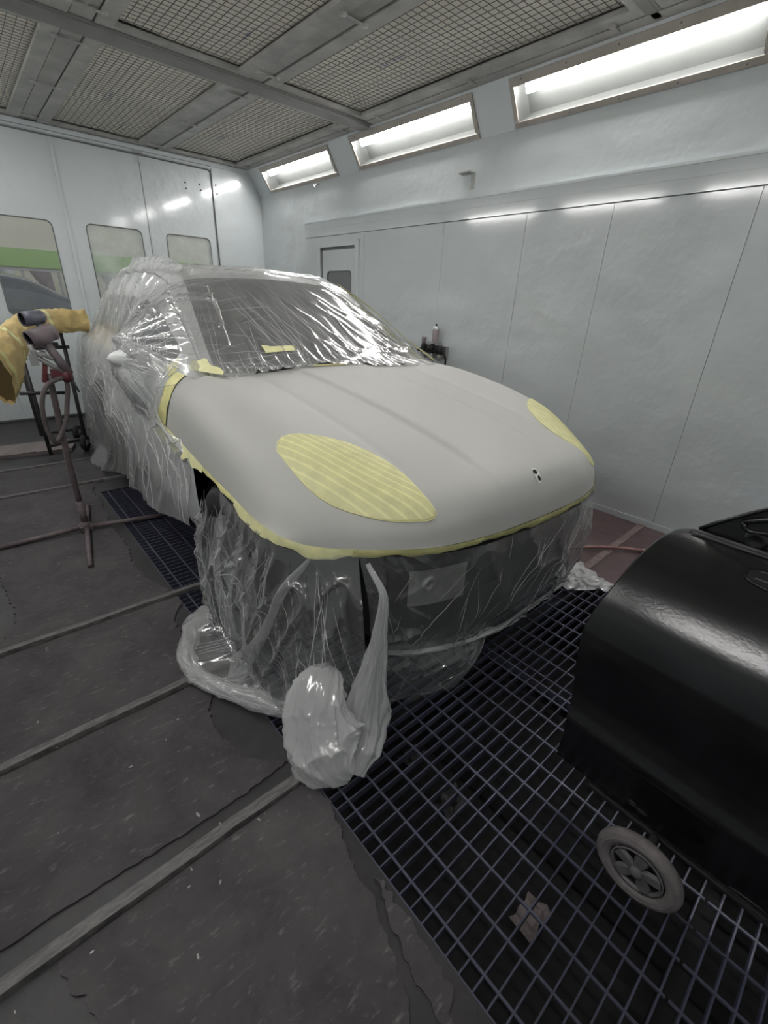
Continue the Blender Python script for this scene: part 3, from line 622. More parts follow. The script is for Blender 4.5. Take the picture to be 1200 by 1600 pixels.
# ---- emblem hole: oblong raised land with two black discs painting the shade of the holes
q = MB(); c0 = (0.0, 0.098)
R = [(c0[0] + 0.017 * math.cos(a), c0[1] + 0.005 + 0.022 * math.sin(a)) for a in np.linspace(0, 2 * math.pi, 28, endpoint=False)]
q.add([on_hood(*c0, 0.0022)] + [on_hood(x, y, 0.0015) for x, y in R], [(0, 1 + i, 1 + (i + 1) % 28) for i in range(28)], True)
em = q.build('emblem_land', M['whiteprimer'], car)
for (hx, hy, r1) in ((-0.003, 0.1115, 0.0105), (0.003, 0.0925, 0.0080)):
    h = MB(); R = [(hx + r1 * math.cos(a), hy + r1 * .8 * math.sin(a)) for a in np.linspace(0, 2 * math.pi, 18, endpoint=False)]
    h.add([on_hood(hx, hy, 0.0032)] + [on_hood(x, y, 0.0030) for x, y in R], [(0, 1 + i, 1 + (i + 1) % 18) for i in range(18)], True); h.build('emblem_hole_shade', M['dark'], em)

# ---- body shell: section table over y (k = 0 sill ... 8 centre line)
YS = [1.30, 1.45, 1.57, 2.0, 2.42, 2.6, 3.0, 3.6, 4.2, 4.6, 4.78, 5.08, 5.28, 5.42]
zt = [1.02, 1.065, 1.090, 1.335, 1.560, 1.597, 1.624, 1.618, 1.580, 1.530, 1.490, 1.230, 1.060, 0.93]
xa = [.76, .745, .735, .675, .605, .595, .590, .585, .565, .545, .55, .65, .70, .70]
ze = [1.0, 1.06, 1.09, 1.305, 1.512, 1.548, 1.575, 1.570, 1.530, 1.475, 1.44, 1.19, 1.02, .88]
xb = [.83, .835, .84, .855, .86, .862, .862, .86, .84, .815, .80, .76, .73, .70]
zb = [1.0, 1.04, 1.05, 1.075, 1.082, 1.085, 1.09, 1.10, 1.115, 1.11, 1.10, 1.05, .97, .86]
xs_ = [.945] * 8 + [.96, .955, .945, .90, .86, .80]
def table(film):
    Yd = np.linspace(1.30, 5.42, 420); f = lambda a: crv(YS, a, Yd)
    ZT, XA, ZE, XB, ZB, XS = f(zt), f(xa), f(ze), f(xb), f(zb), f(xs_)
    if film:
        hem = pchip([1.30, 1.55, 1.95, 2.4, 3.0, 3.35, 3.7, 4.1, 4.5, 5.42], [.42, .36, .285, .22, .14, .05, .015, .02, .10, .12], Yd)
        fla = pchip([1.30, 1.9, 2.6, 3.3, 3.7, 4.2, 4.6, 5.42], [.045, .06, .07, .07, .09, .07, .05, .02], Yd)
        p0 = (-(XS + fla), hem); p1 = (-(XS + fla * .85), hem + 0.10); p2 = (-(XS + fla * .35 + .004), np.maximum(.60, hem + .2))
    else:
        o = np.ones_like(Yd); p0 = (-(XS - .07), .22 * o); p1 = (-(XS - .015), .36 * o); p2 = (-XS, .60 * o)
    pts = [p0, p1, p2, (-XS * .998, ZB - .24), (-(XS - .028), ZB - .085), (-XB, ZB), (-XA, ZE), (-XA * .55, ZT - .012), (ZT * 0, ZT)]
    CT = np.stack([np.stack(p, -1) for p in pts], 1)          # Y, 9, 2
    kd = np.linspace(0, 8, 161); T = np.stack([np.stack([pchip(range(9), CT[i, :, a], kd) for a in range(2)], -1) for i in range(len(Yd))], 0)
    for _ in range(6): T[:, 1:-1] = (T[:, :-2] + 2 * T[:, 1:-1] + T[:, 2:]) / 4
    return Yd, kd, T
TB, TF = table(False), table(True)
def hull(tb, Y, K):
    """point of the left half (k 0..8) or mirrored right half (k 8..16)"""
    Yd, kd, T = tb; Y = np.asarray(Y, float); K = np.asarray(K, float); s = np.where(K > 8, -1, 1); k = np.where(K > 8, 16 - K, K)
    a = np.clip((Y - Yd[0]) / (Yd[1] - Yd[0]), 0, len(Yd) - 1.001); b = np.clip(k / (kd[1] - kd[0]), 0, len(kd) - 1.001)
    i = a.astype(int); j = b.astype(int); fa = (a - i)[..., None]; fb = (b - j)[..., None]
    P = (T[i, j] * (1 - fa) + T[i + 1, j] * fa) * (1 - fb) + (T[i, j + 1] * (1 - fa) + T[i + 1, j + 1] * fa) * fb
    return np.stack([P[..., 0] * s, Y, P[..., 1]], -1)
Yb = np.linspace(1.30, 5.42, 170); Kb = np.linspace(0, 16, 241); KK, YY = np.meshgrid(Kb, Yb)
HB = hull(TB, YY, KK)
cy = (YY[:-1, :-1] + YY[1:, 1:]) / 2; ck = (KK[:-1, :-1] + KK[1:, 1:]) / 2; ks = np.where(ck > 8, 16 - ck, ck); cz = (HB[:-1, :-1, 2] + HB[1:, 1:, 2]) / 2
wheelcut = (np.hypot(cy - 3.70, cz - .37) < .40) & (ks < 4)
hx_ = np.abs((HB[:-1, :-1, 0] + HB[1:, 1:, 0]) / 2); cowl = (ks > 5.9) & (cy < 1.60 - .165 * np.minimum(1, hx_ / .735) ** 3)
glass_w = (ks > 6.20) & (cy < 2.40) & ~cowl
glass_s = (ks > 5.14) & (ks < 5.62) & (cy > 1.84) & (cy < 4.60 - (ks - 5.1) * .5)
pil = glass_s & ((np.abs(cy - 3.02) < .05) | (np.abs(cy - 3.98) < .05))
glass_r = (ks > 6.3) & (cy > 4.82) & (cy < 5.2)
front_cut = (cy < 1.76) & (cz > .74) & (cz < 1.07)
def shell(parent, Mbody, Mglass, Mroof=None, cut_front=True):
    fc = front_cut if cut_front else np.zeros_like(front_cut)
    roof = (ks > 5.9) & (cy > 2.36) & (cy < 4.8) & ~glass_w
    o = MB().grid(HB, keep=~(glass_w | glass_s | glass_r | wheelcut | fc | roof | cowl)).build('body_shell', Mbody, parent, clean=True)
    MB().grid(HB, keep=roof).build('roof', Mroof or Mbody, parent, clean=True)
    MB().grid(HB, keep=glass_w).build('windscreen', Mglass, parent, clean=True)
    for sd in (0, 1):
        for a, b, nm in ((1.8, 2.97, 'side_window'), (3.07, 3.93, 'side_window'), (4.03, 4.7, 'side_window')):
            MB().grid(HB, keep=glass_s & (cy > a) & (cy < b) & ((ck > 8) == bool(sd))).build(nm, Mglass, parent, clean=True)
        MB().grid(HB, keep=pil & ((ck > 8) == bool(sd))).build('door_pillar', M['black'], parent, clean=True)
    MB().grid(HB, keep=glass_r).build('rear_window', Mglass, parent, clean=True)
    e = HB[-1]; MB().add(list(e), [tuple(range(len(e)))]).build('tailgate', Mbody, parent)
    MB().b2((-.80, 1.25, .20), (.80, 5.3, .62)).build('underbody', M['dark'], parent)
shell(car, M['body'], M['carglass'])
def wheel(x, y, parent, s):
    t = MB(); pr = [(.235, .085), (.26, .115), (.33, .125), (.352, .112), (.363, .075), (.363, -.075), (.352, -.112), (.33, -.125), (.26, -.115), (.235, -.085)]
    t.lathe(pr, (x, y, .363), (s, 0, 0), 40)
    for k in range(44):                                     # tread blocks
        a = 2 * math.pi * k / 44; t.box((x, y + .363 * math.sin(a), .363 + .363 * math.cos(a)), (.19, .030, .012), ax=Matrix.Rotation(-a, 3, 'X'))
    w = t.build('wheel', M['rubber'], parent)
    r = MB(); r.lathe([(.238, .10), (.225, .105), (.215, .06), (.20, .0), (0, .0)], (x, y, .363), (s, 0, 0), 36)
    for k in range(5):
        a = 2 * math.pi * k / 5 + .3; r.box((x + s * .085, y + .12 * math.sin(a), .363 + .12 * math.cos(a)), (.03, .038, .22), ax=Matrix.Rotation(-a, 3, 'X'))
    r.lathe([(.055, .07), (.05, .10), (0, .105)], (x, y, .363), (s, 0, 0), 20); r.build('rim', M['alloy'], w)
for s in (-1, 1):
    for y in (.90, 3.70): wheel(s * .835, y, car, s)
    # dark wheel housings
    for y in (.90, 3.70):
        A = np.linspace(-.2, math.pi + .2, 24); P = [[(s * x, y + .42 * math.cos(a), .36 + .42 * math.sin(a)) for a in A] for x in (.55, .93 if y > 1 else .915)]
        b = MB().grid(P); b.add([P[0][i] for i in range(24)], [tuple(range(24))]); b.build('wheel_housing', M['black'], car)
    m_ = MB(); th = np.linspace(0, 2 * math.pi, 24, endpoint=False); prof = np.linspace(0, 1, 12)
    mp = [[(s * (.885 + .205 * t), 2.06 + .055 * t + (.10 * math.cos(a)) * (1 - .6 * t) * max(.02, (1 - (abs(2 * t - 1) ** 3.5))) ** .5, 1.105 + .082 * (1 - .6 * t) * math.sin(a) * max(.02, (1 - abs(2 * t - 1) ** 3.5)) ** .5) for a in th] for t in prof]
    m_.grid(mp, closed=True).build('door_mirror', M['body'], car)
    q = MB(); q.tube(path([(s * .565, 2.62, 1.560), (s * .565, 2.72, 1.592), (s * .57, 3.0, 1.612), (s * .57, 3.6, 1.610), (s * .555, 4.2, 1.570), (s * .55, 4.45, 1.515)], 24), 0.016, 8); q.build('roof_rail', M['body'], car)
q = MB()
for x, y, l, w in ((.300, 1.985, .030, .006), (.312, 1.965, .018, .010), (.330, 1.975, .050, .007), (.345, 1.955, .016, .012), (.362, 1.970, .046, .006), (.378, 1.960, .014, .010), (.400, 1.945, .016, .004)):
    z = lambda yy: float(np.interp(yy, YS[:5], zt[:5])) - .004 + .004
    q.add([(x - w / 2, y - l / 2, z(y - l / 2)), (x + w / 2, y - l / 2, z(y - l / 2)), (x + w / 2, y + l / 2, z(y + l / 2)), (x - w / 2, y + l / 2, z(y + l / 2))], [(0, 1, 2, 3)])
q.build('windscreen_marks', M['black'], car)['kind'] = 'stuff'
# ---- nose under the film
def lipxy(X): a = np.abs(X); return pchip([0, .25, .5, .69, .81, .882, .93, 1.2], [.05, .06, .105, .215, .325, .385, .425, .65], a)
xs = np.linspace(-.90, .90, 61)
def nose(z0, z1, back, m, name, x0=-.9, x1=.9, bulge=0.0):
    xs = np.linspace(x0, x1, 49); zs = np.linspace(z1, z0, 9)
    P = [[(x, lipxy(x) + back + 0.10 * max(0, (abs(x) - .55)) - bulge * math.sin(math.pi * (z1 - z) / (z1 - z0)), z) for x in xs] for z in zs]
    return MB().grid(P).build(name, m, car)
nose(.615, .690, .050, M['black'], 'upper_grille_panel', -.62, .60)
nose(.60, .690, .12, M['dark'], 'cavity_shade', -.9, -.60)  # near-black sheet, painted shade of the open lamp cavity
nose(.44, .62, .045, M['black'], 'bumper_beam', -.63, .60, .015)
nose(.22, .43, .062, M['black'], 'lower_bumper', -.66, .58, .02)
nose(.20, .62, .22, M['dark'], 'void_shade', -.9, -.56)  # dark sheet standing in for the shade inside the open nose
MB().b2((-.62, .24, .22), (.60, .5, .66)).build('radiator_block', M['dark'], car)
q = nose(.455, .605, .018, mat('dull grey plate', (.20, .20, .19), .5, var=.25, scale=9), 'tow_plate', -.58, -.36); q['label'] = 'grey plate with the round tow eye'
q = MB(); q.lathe([(.018, -.005), (.03, -.004), (.03, .006), (.022, .012), (.015, .006), (.014, -.01)], (-.52, lipxy(-.52) + .012, .552), (0, -1, 0), 20); q.build('tow_eye', M['steelgrey'], car)
# ---- masking tape along the edges
def ribbon(name, top, down, n, m, seed, wob=0.006, parent=car):
    """strip of tape: upper edge along top, width vectors down (one per point)"""
    A = path(top, n); t = np.linspace(0, 1, n); D = np.stack([np.interp(t, np.linspace(0, 1, len(down)), [q[k] for q in down]) for k in range(3)], 1); L = np.linalg.norm(np.diff(A, axis=0), axis=1).sum()
    w = 1 + (vn(t * L * 14, 0 * t, seed) - .5) * 0.5
    P = [A + D * (w[:, None] * s) + (D * 0 + np.array([0, -0.003, 0])) * math.sin(math.pi * s) for s in np.linspace(0, 1, 5)]
    P = np.array(P); P[1:, :, 0] += (vn(t * L * 30, t * 0 + 3, seed + 1) - .5)[None] * wob; P[1:, :, 1] += (vn(t * L * 30, t * 0 + 5, seed + 2) - .5)[None] * wob
    o = MB().grid(P).build(name, m, parent); return o
ft = [(x, float(lipxy(x)) - .005, float(pchip([0, .25, .5, .69, .81, .882, .93], [.708, .707, .707, .702, .694, .704, .72], abs(x)))) for x in (-.75, -.65, -.5, -.35, -.2, 0, .2, .35, .5, .6, .66)]
ribbon('masking_tape', ft, [(0, .012, -.032)] * 5 + [(0, .012, -.036)] * 6, 110, M['tape'], 31)
E0 = HOOD[:, 0]; yi = lambda y: int(np.argmin(np.abs(E0[:, 1] - y) + (np.arange(NV) < 3) * 9))       # near edge of the bonnet
eg = lambda y, dz=.010: tuple(E0[yi(y)] + np.array([-.004, 0, dz]))
ribbon('masking_tape', [eg(.74), eg(.58), eg(.48, .008), (-.930, .415, .730), (-.882, .378, .708), (-.81, .318, .697), (-.74, .255, .70)], [(-.006, 0, -.036)] * 3 + [(-.004, -.004, -.036), (0, -.008, -.040), (0, -.004, -.040), (0, .004, -.036)], 60, M['tape3'], 41)
ribbon('masking_tape', [eg(1.12), eg(.98), eg(.86), eg(.74)], [(-.004, 0, -.020)] * 4, 40, M['tape'], 51, 0.008)
ribbon('masking_tape', [eg(1.84, .016), eg(1.66, .016), eg(1.42, .014), eg(1.22, .012), eg(1.10)], [(-.018, .02, -.062)] * 3 + [(-.012, .01, -.045), (-.006, 0, -.030)], 50, M['tape3'], 61)
ribbon('masking_tape', [tuple(HOOD[-7, k] + np.array([-.005, 0, .003])) for k in (1, 10, 20, 30, 40)], [(-.010, .085, .004)] * 5, 40, M['tape'], 71, 0.003)
c_ = [(-.875, 1.78, 1.045), (-.835, 1.76, 1.078), (-.80, 1.66, 1.094), (-.775, 1.52, 1.102), (-.735, 1.37, 1.106)]
ribbon('masking_tape', c_, [(.012, .05, .045), (.035, .06, .045), (.045, .06, .045), (.04, .06, .038), (.02, .03, .010)], 40, M['tape3'], 81, 0.003)
rb = [(.60, 2.44, 1.535), (.645, 2.2, 1.435), (.685, 1.95, 1.312), (.72, 1.7, 1.185), (.745, 1.5, 1.105)]
ribbon('masking_tape', [(x - .012, y, z + .026) for x, y, z in rb], [(.055, .01, -.036)] * 5, 40, M['tape3'], 91, 0.002)
ribbon('masking_tape', [(x, 1.555 - .16 * (abs(x) / .73) ** 3, 1.094 + .006 * abs(x)) for x in (-.14, -.05, .03, .10)], [(0, .016, .006)] * 4, 30, M['tape'], 101, 0.004)
ribbon('masking_tape', [(-.36, 1.70, 1.160), (-.16, 1.71, 1.167)], [(0, .05, .03)] * 2, 8, M['tape3'], 111, 0.001)

# ================================================================== POLYTHENE FILM
def film(name, P, m, uvs=1.0, keep=None, uv=None):
    P = np.asarray(P); o = MB().grid(P, keep=keep).build(name, m, None)
    if uv is None:
        du = np.r_[0, np.cumsum(np.linalg.norm(np.diff(P, axis=1), axis=2).mean(0))]; dv = np.r_[0, np.cumsum(np.linalg.norm(np.diff(P, axis=0), axis=2).mean(1))]
        uv = np.stack(np.meshgrid(du, dv), -1) * uvs
    add_uv(o, uv); return o
def normals(P):
    a = np.gradient(P, axis=0); b = np.gradient(P, axis=1); n = np.cross(a, b); l = np.linalg.norm(n, axis=2, keepdims=True); return n / np.maximum(l, 1e-9)
# ---- film over cabin and sides
Kf = np.concatenate([np.linspace(0, 5.2, 150), np.linspace(5.2, 10.8, 240)[1:], np.linspace(10.8, 16, 60)[1:]]); tf = np.linspace(0, 1, 360) ** 1.2
kk = np.where(Kf > 8, 16 - Kf, Kf)
xabs = np.abs(hull(TF, np.full_like(Kf, 1.7), Kf)[:, 0])
Yfr = np.where(kk > 5.9, 1.545 - .165 * np.minimum(1, xabs / .74) ** 3, np.where(kk > 5.2, 1.50, np.where(kk > 2.95, 1.765, 1.285)))
for _ in range(2): Yfr = np.r_[Yfr[0], (Yfr[:-2] + 2 * Yfr[1:-1] + Yfr[2:]) / 4, Yfr[-1]]
Yg = Yfr[None] + tf[:, None] * (5.42 - Yfr[None]); Kg = np.broadcast_to(Kf[None], Yg.shape)
FP = hull(TF, Yg, Kg); nrm = normals(FP); flip = np.sign((nrm * (FP - np.array([0, 3.2, .8]))).sum(2)); nrm = nrm * np.where(flip == 0, 1, flip)[..., None]
ksf = np.where(Kg > 8, 16 - Kg, Kg)
off = np.full(Yg.shape, 0.012)
# mirror tents
for s in (-1, 1):
    my, mz = 2.12, 1.105
    side = (np.sign(FP[..., 0]) == s) & (ksf < 6.6)
    dy = (FP[..., 1] - my); dz = FP[..., 2] - mz
    r_ = np.hypot(np.where(dy < 0, dy / .40, dy / .80), np.where(dz > 0, dz / .42, dz / .33))
    tent = (0.215 if s < 0 else 0.0) * np.clip(1 - r_, 0, 1) ** 1.25 * side
    th = np.arctan2(dz, dy); rad = np.hypot(dy, dz)
    fan = (ridge(th * 4.0, rad * .7, 7, 4) - .3) * 0.040 + (ridge(th * 9.0, rad * 1.0, 8, 5) - .2) * 0.020 + (ridge(th * 19.0, rad * 1.5, 9, 5) - .2) * 0.008
    off += tent + (1 if s < 0 else .15) * fan * side * np.clip(1.35 - r_, 0, 1) * sstep(.03, .25, rad)
    # outward direction of the tent is sideways
    FP[..., 0] += s * tent * 0.0
# side sheet: slack hanging folds
sidef = (ksf < 5.0)
D1 = Yg * 1.0 + FP[..., 2] * 0.55; D2 = FP[..., 2] - Yg * .35
slack = sstep(1.15, .55, FP[..., 2])
off += sidef * slack * ((ridge(D1 * 2.4, D2 * .8, 17, 3) - .3) * 0.060 + (ridge(D1 * 6, D2 * 1.2, 18, 4) - .3) * 0.022 + (ridge(D1 * 15, D2 * 2.5, 19, 5) - .3) * 0.006)
# upper side and roof: short tight wrinkles
up = (ksf >= 4.6)
off += up * ((ridge(Yg * 5 + FP[..., 2] * 2.5, FP[..., 2] * 1.2 + FP[..., 0], 27, 4) - .2) * 0.014) + 0.02 * np.exp(-((np.abs(FP[..., 0]) - .575) / .05) ** 2) * sstep(2.5, 2.7, Yg) * (FP[..., 2] > 1.45)
# windscreen: gathers along the base, long pulled lines
ws = sstep(5.8, 6.2, ksf) * (1 - sstep(2.35, 2.6, Yg)); dB = Yg - Yfr[None]
a1 = FP[..., 0] * 13 + dB * 2.0 * np.sin(FP[..., 0] * 5)
off += ws * (ridge(a1, dB * 2.2, 37, 4) * 0.020 * np.exp(-dB / .22) + ridge(a1 * 2.3, dB * 5, 38, 3) * 0.008 * np.exp(-dB / .07))
diag = FP[..., 0] * .8 + Yg * .55
off += ws * (ridge(diag * 9, (FP[..., 0] - Yg) * .9, 39, 5) * 0.009 * sstep(-.2, .25, FP[..., 0]) + ridge(diag * 17, (FP[..., 0] - Yg) * 1.3, 40, 4) * 0.005 * sstep(-.1, .3, FP[..., 0]))
off += ws * ridge((FP[..., 0] * .45 - Yg * .9) * 9, (FP[..., 0] + Yg) * .8, 41, 5) * 0.008 * (1 - sstep(-.3, .1, FP[..., 0]))
rf = sstep(2.3, 2.5, Yg) * sstep(5.9, 6.3, ksf)
off += rf * ridge((Yg + FP[..., 0] * .25) * 9, FP[..., 0] * 1.2, 42, 4) * 0.008
off *= 0.25 + 0.75 * sstep(0, .03, dB) if False else 1
FP = FP + nrm * off[..., None]
# puddle of film round the rear wheel
low = sidef & (np.abs(Yg - 3.85) < .55); 
FP[..., 0] += np.sign(FP[..., 0]) * low * 0.11 * np.exp(-((Yg - 3.85) / .33) ** 2) * sstep(.16, .0, FP[..., 2]); FP[..., 2] = np.maximum(FP[..., 2], 0.012 + 0.02 * vn(Yg * 20, FP[..., 0] * 20, 3))
uvm = np.stack([np.where(ksf > 5.9, FP[..., 0], FP[..., 2] * 1.0), Yg], -1)
isw = (Kf[:-1] > 5.55) & (Kf[:-1] < 10.45)
kp = np.ones((FP.shape[0] - 1, FP.shape[1] - 1), bool); kp &= ~((Kf[:-1] > 10.30)[None] & (Yg[:-1, :-1] < 2.47))
cf = tag(film('masking_film', wor(FP), M['film'], uv=uvm, keep=kp & ~(isw[None] & (Yg[:-1, :-1] < 2.43))), 'large clear film sheet wrapped over the cabin and flank of the grey bonneted car', 'plastic film')
o = MB().grid(wor(FP), keep=kp & (isw[None] & (Yg[:-1, :-1] < 2.43))).build('windscreen_film', M['film_wind'], cf, clean=False); add_uv(o, uvm); o['label'] = 'film stretched over the windscreen, gathered along its base'
# hump of film rolled over the near roof corner
tt = np.linspace(0, 1, 40); aa = np.linspace(-.55, 2.5, 26)
P = [[(-.63 + .055 * math.sin(a) * (1 - .3 * t) + .02 * vn(t * 6, a * 2, 61) + .02, 2.42 + 1.1 * t + .03 * math.cos(a), 1.555 + .095 * math.sin(min(1, t * 1.5 + .3) * math.pi / 2) * max(0, math.cos(a - .9)) + .02 * t + .01 * vn(t * 10, a * 3, 62)) for a in aa] for t in tt]
o = film('film_fold', wor(np.array(P)), M['film_bunch'], 2.0); o.parent = cf; o['label'] = 'doubled film rolled over the roof edge'

def samp(P, i, j):
    a, b = P.shape[:2]; i = np.clip(i, 0, a - 1.001); j = np.clip(j, 0, b - 1.001); i0, j0 = i.astype(int), j.astype(int); fi, fj = (i - i0)[:, None], (j - j0)[:, None]
    return (P[i0, j0] * (1 - fi) + P[i0 + 1, j0] * fi) * (1 - fj) + (P[i0, j0 + 1] * (1 - fi) + P[i0 + 1, j0 + 1] * fi) * fj
def pleats(P, lines, parent, lift=.0015, name='pleats', m='pleat'):
    """thin doubled-over folds standing on a film; lines = [(i array, j array, radius)] in grid indices"""
    q = MB()
    for i, j, r in lines:
        pts = samp(P, np.asarray(i, float), np.asarray(j, float)); n = len(pts); t = np.linspace(0, 1, n)
        q.tube(pts, list(r * np.maximum(.12, np.sin(np.pi * np.clip(t * .94 + .03, 0, 1)) ** .6) * (.7 + .6 * vn(t * 5, 0 * t + r * 9e3, 77))), 5, caps=False)
    o = q.build(name, M[m], parent); o['kind'] = 'stuff'; add_uv(o, np.array(q.v)[:, :2] + np.array(q.v)[:, 2:]); return o
FW = wor(FP); ni, nj = FP.shape[:2]; LN = []
jl, jr = int(np.searchsorted(Kf, 6.15)), int(np.searchsorted(Kf, 9.85)); itop = int(np.searchsorted(Yg[:, (jl + jr) // 2], 2.40))
for k in range(84):                                        # gathers standing up from the base
    j0 = rng.uniform(jl, jr); L = itop * (rng.uniform(.04, .22) if k < 52 else rng.uniform(.2, .75)); dr = (rng.uniform(-8, 8) - (jr - jl) * .16 * ((j0 - jl) / (jr - jl)) ** 2 * rng.uniform(.3, 1)) * (L / itop * 2)
    t = np.linspace(0, 1, 30); LN.append((1 + L * t, j0 + dr * t + rng.uniform(-4, 4) * np.sin(t * rng.uniform(2, 6)), rng.uniform(.0012, .0032)))
for k in range(38):                                         # long lines pulled from the far pillar down to the base
    j0 = rng.uniform(jl + .35 * (jr - jl), jr + 4); j1 = j0 - (jr - jl) * rng.uniform(.05, .32); s0, s1 = rng.uniform(0, .25), rng.uniform(.6, 1.0); t = np.linspace(s0, s1, 40)
    LN.append((itop * (.03 + .95 * t), j0 + (j1 - j0) * t + rng.uniform(-3, 3) * np.sin(t * 3), rng.uniform(.0010, .0024)))
for k in range(13):                                         # pulled lines from the near pillar
    i0 = itop * rng.uniform(.1, .95); t = np.linspace(0, 1, 30); w = (jr - jl) * rng.uniform(.12, .5)
    LN.append((i0 - itop * rng.uniform(-.12, .28) * t, jl + w * t, rng.uniform(.0010, .0022)))
for k in range(30):                                         # along the roof
    j0 = rng.uniform(jl, jr); t = np.linspace(0, 1, 30); i0 = itop * rng.uniform(1.0, 1.25); LN.append((i0 + itop * rng.uniform(-.05, .2) * t, j0 + (jr - jl) * rng.uniform(.1, .4) * t, rng.uniform(.0012, .0028)))
pleats(FW, [(i, j, r * .62) for i, j, r in LN], cf, name='windscreen_pleats')
from mathutils.kdtree import KDTree
jm = int(np.searchsorted(Kf, 5.95)); kd = KDTree(ni * jm); idx = []
for i in range(ni):
    for j in range(jm): kd.insert(Vector((FP[i, j, 1], FP[i, j, 2], 0)), len(idx)); idx.append((i, j))
kd.balance()
def yz_line(pts):
    o = np.array([idx[kd.find(Vector((y, z, 0)))[1]] for y, z in pts], float); 
    for _ in range(3): o[1:-1] = (o[:-2] + 2 * o[1:-1] + o[2:]) / 4
    return o[:, 0], o[:, 1]
LN = []
for k in range(120):                                        # fan from the mirror tip
    a = rng.uniform(0, 2 * math.pi); 
    ex_, ez_ = math.cos(a), math.sin(a); L = .35 if ex_ < -.2 else rng.uniform(.3, .95) if ez_ > -.2 else rng.uniform(.25, .6)
    s0 = rng.uniform(.03, .35); t = np.linspace(s0, rng.uniform(max(.55, s0 + .2), 1.0), 26); bend = rng.uniform(-.05, .05)
    i, j = yz_line([(2.12 + ex_ * L * s - ez_ * bend * s * s, 1.105 + ez_ * L * .8 * s + ex_ * bend * s * s) for s in t]); LN.append((i, j, rng.uniform(.0016, .0042)))
for k in range(150):                                         # hanging folds on the flank and upright ones on the rear glass
    y0 = rng.uniform(1.35, 5.0); low = rng.uniform(0, 1) < .6; z0 = rng.uniform(.75, 1.0) if low else rng.uniform(1.4, 1.56); z1 = z0 - (rng.uniform(.2, .6) if low else rng.uniform(.1, .35)); y1 = y0 + rng.uniform(-.35, .1)
    t = np.linspace(0, 1, 26); i, j = yz_line([(y0 + (y1 - y0) * s + .03 * math.sin(s * 4 + k), z0 + (z1 - z0) * s) for s in t]); LN.append((i, j, rng.uniform(.0018, .0062 if low else .004)))
pleats(FW, LN, cf, name='flank_pleats')

# ---- film hung under the bonnet lip over the bumper
n_ = 300; top = path([(-.74, .245, .678), (-.6, .140, .682), (-.45, .075, .683), (-.25, .045, .683), (0, .035, .684), (.25, .045, .683), (.42, .065, .682), (.54, .115, .68), (.61, .21, .68), (.645, .45, .68), (.66, .9, .66)], n_)
bot = path([(-.72, .20, .29), (-.57, .15, .235), (-.41, .12, .20), (-.144, .105, .155), (.05, .10, .155), (.203, .102, .168), (.38, .105, .18), (.50, .13, .178), (.575, .22, .165), (.61, .45, .13), (.63, .9, .10)], n_)
t = np.linspace(0, 1, 130)[:, None, None]; P = top[None] * (1 - t) + bot[None] * t
dist = np.linspace(0, 1.9, n_)[None] + 0 * t[..., 0]; tv = t[..., 0] + 0 * dist
P[..., 1] -= 0.035 * np.sin(np.pi * tv) * (1 - sstep(1.2, 1.5, dist))
w1 = (ridge(dist * 4.5 + tv * .9, tv * .7, 71, 3) - .3) * .026 + (ridge(dist * 11 - tv * 2.2, tv * .8, 72, 7) - .2) * .018 + (ridge(dist * 4 + tv * 3, tv * 2 - dist * 3, 73, 8) - .2) * .016 + (ridge(dist * 21 + tv * 2, tv * 1.5, 74, 8) - .2) * .007
P = P + normals(P) * (np.sign((normals(P)[..., 1:2]).mean()) * -1) * (w1 * (0.25 + tv))[..., None]
bf = tag(film('bumper_film', wor(P), M['film_front']), 'clear film hanging from the yellow tape over the dark bumper', 'plastic film')
LN = []
for k in range(42):
    i0 = rng.uniform(0, 80); L = rng.uniform(20, 85); j0 = rng.uniform(2, 290); t = np.linspace(0, 1, 26); LN.append((np.minimum(127, i0 + L * t), j0 + rng.uniform(-36, 10) * t, rng.uniform(.0006, .0015)))
for k in range(10): t = np.linspace(0, 1, 26); j0 = rng.uniform(0, 220); LN.append((np.full(26, 127.) - rng.uniform(0, 3) * np.sin(t * 3), j0 + 70 * t, rng.uniform(.0008, .0016)))
pleats(wor(P), LN, bf)

# ---- film round the near front wheel, spreading over the floor
G = lambda *p: [tuple(loc(np.array(q))) for q in p]
n_ = 160
r0 = path([(-.968, 1.10, .752), (-.970, .92, .748), (-.970, .76, .728), (-.967, .6, .712), (-.957, .49, .708), (-.935, .42, .695), (-.85, .355, .672), (-.74, .245, .678)], n_)
r1 = path([(-.975, 1.20, .58), (-.985, .98, .58), (-.985, .78, .56), (-.98, .60, .55), (-.97, .46, .55), (-.945, .36, .55), (-.87, .28, .55), (-.75, .21, .53)], n_)
r2 = path([(-.995, 1.27, .36), (-1.0, 1.03, .34), (-1.0, .80, .33), (-.995, .60, .32), (-.98, .44, .32), (-.955, .31, .32), (-.88, .22, .32), (-.76, .17, .32)], n_)
r3 = path([(-1.01, 1.16, .08), (-1.02, 1.02, .07), (-1.02, .80, .06), (-1.01, .56, .06), (-1.0, .38, .06), (-.96, .24, .06), (-.90, .17, .07), (-.77, .12, .08)], n_)
ring = G((.56, 1.90, .03), (.45, 1.78, .028), (.375, 1.64, .03), (.385, 1.50, .03), (.43, 1.37, .03), (.505, 1.22, .032), (.575, 1.11, .035), (.70, 1.02, .035))
r4 = path(ring, n_)
rows = np.array([r0, r1, r2, r3, r4]); tk = [0, .22, .5, .8, 1.0]; tt = np.linspace(0, 1, 110)
P = np.stack([np.stack([pchip(tk, rows[:, i, a], tt) for i in range(n_)], 1) for a in range(3)], -1)
sd = np.linspace(0, 1.5, n_)[None] + 0 * tt[:, None]; tv = tt[:, None] + 0 * sd
nn = normals(P); nn *= -np.sign(nn[..., 0].mean())
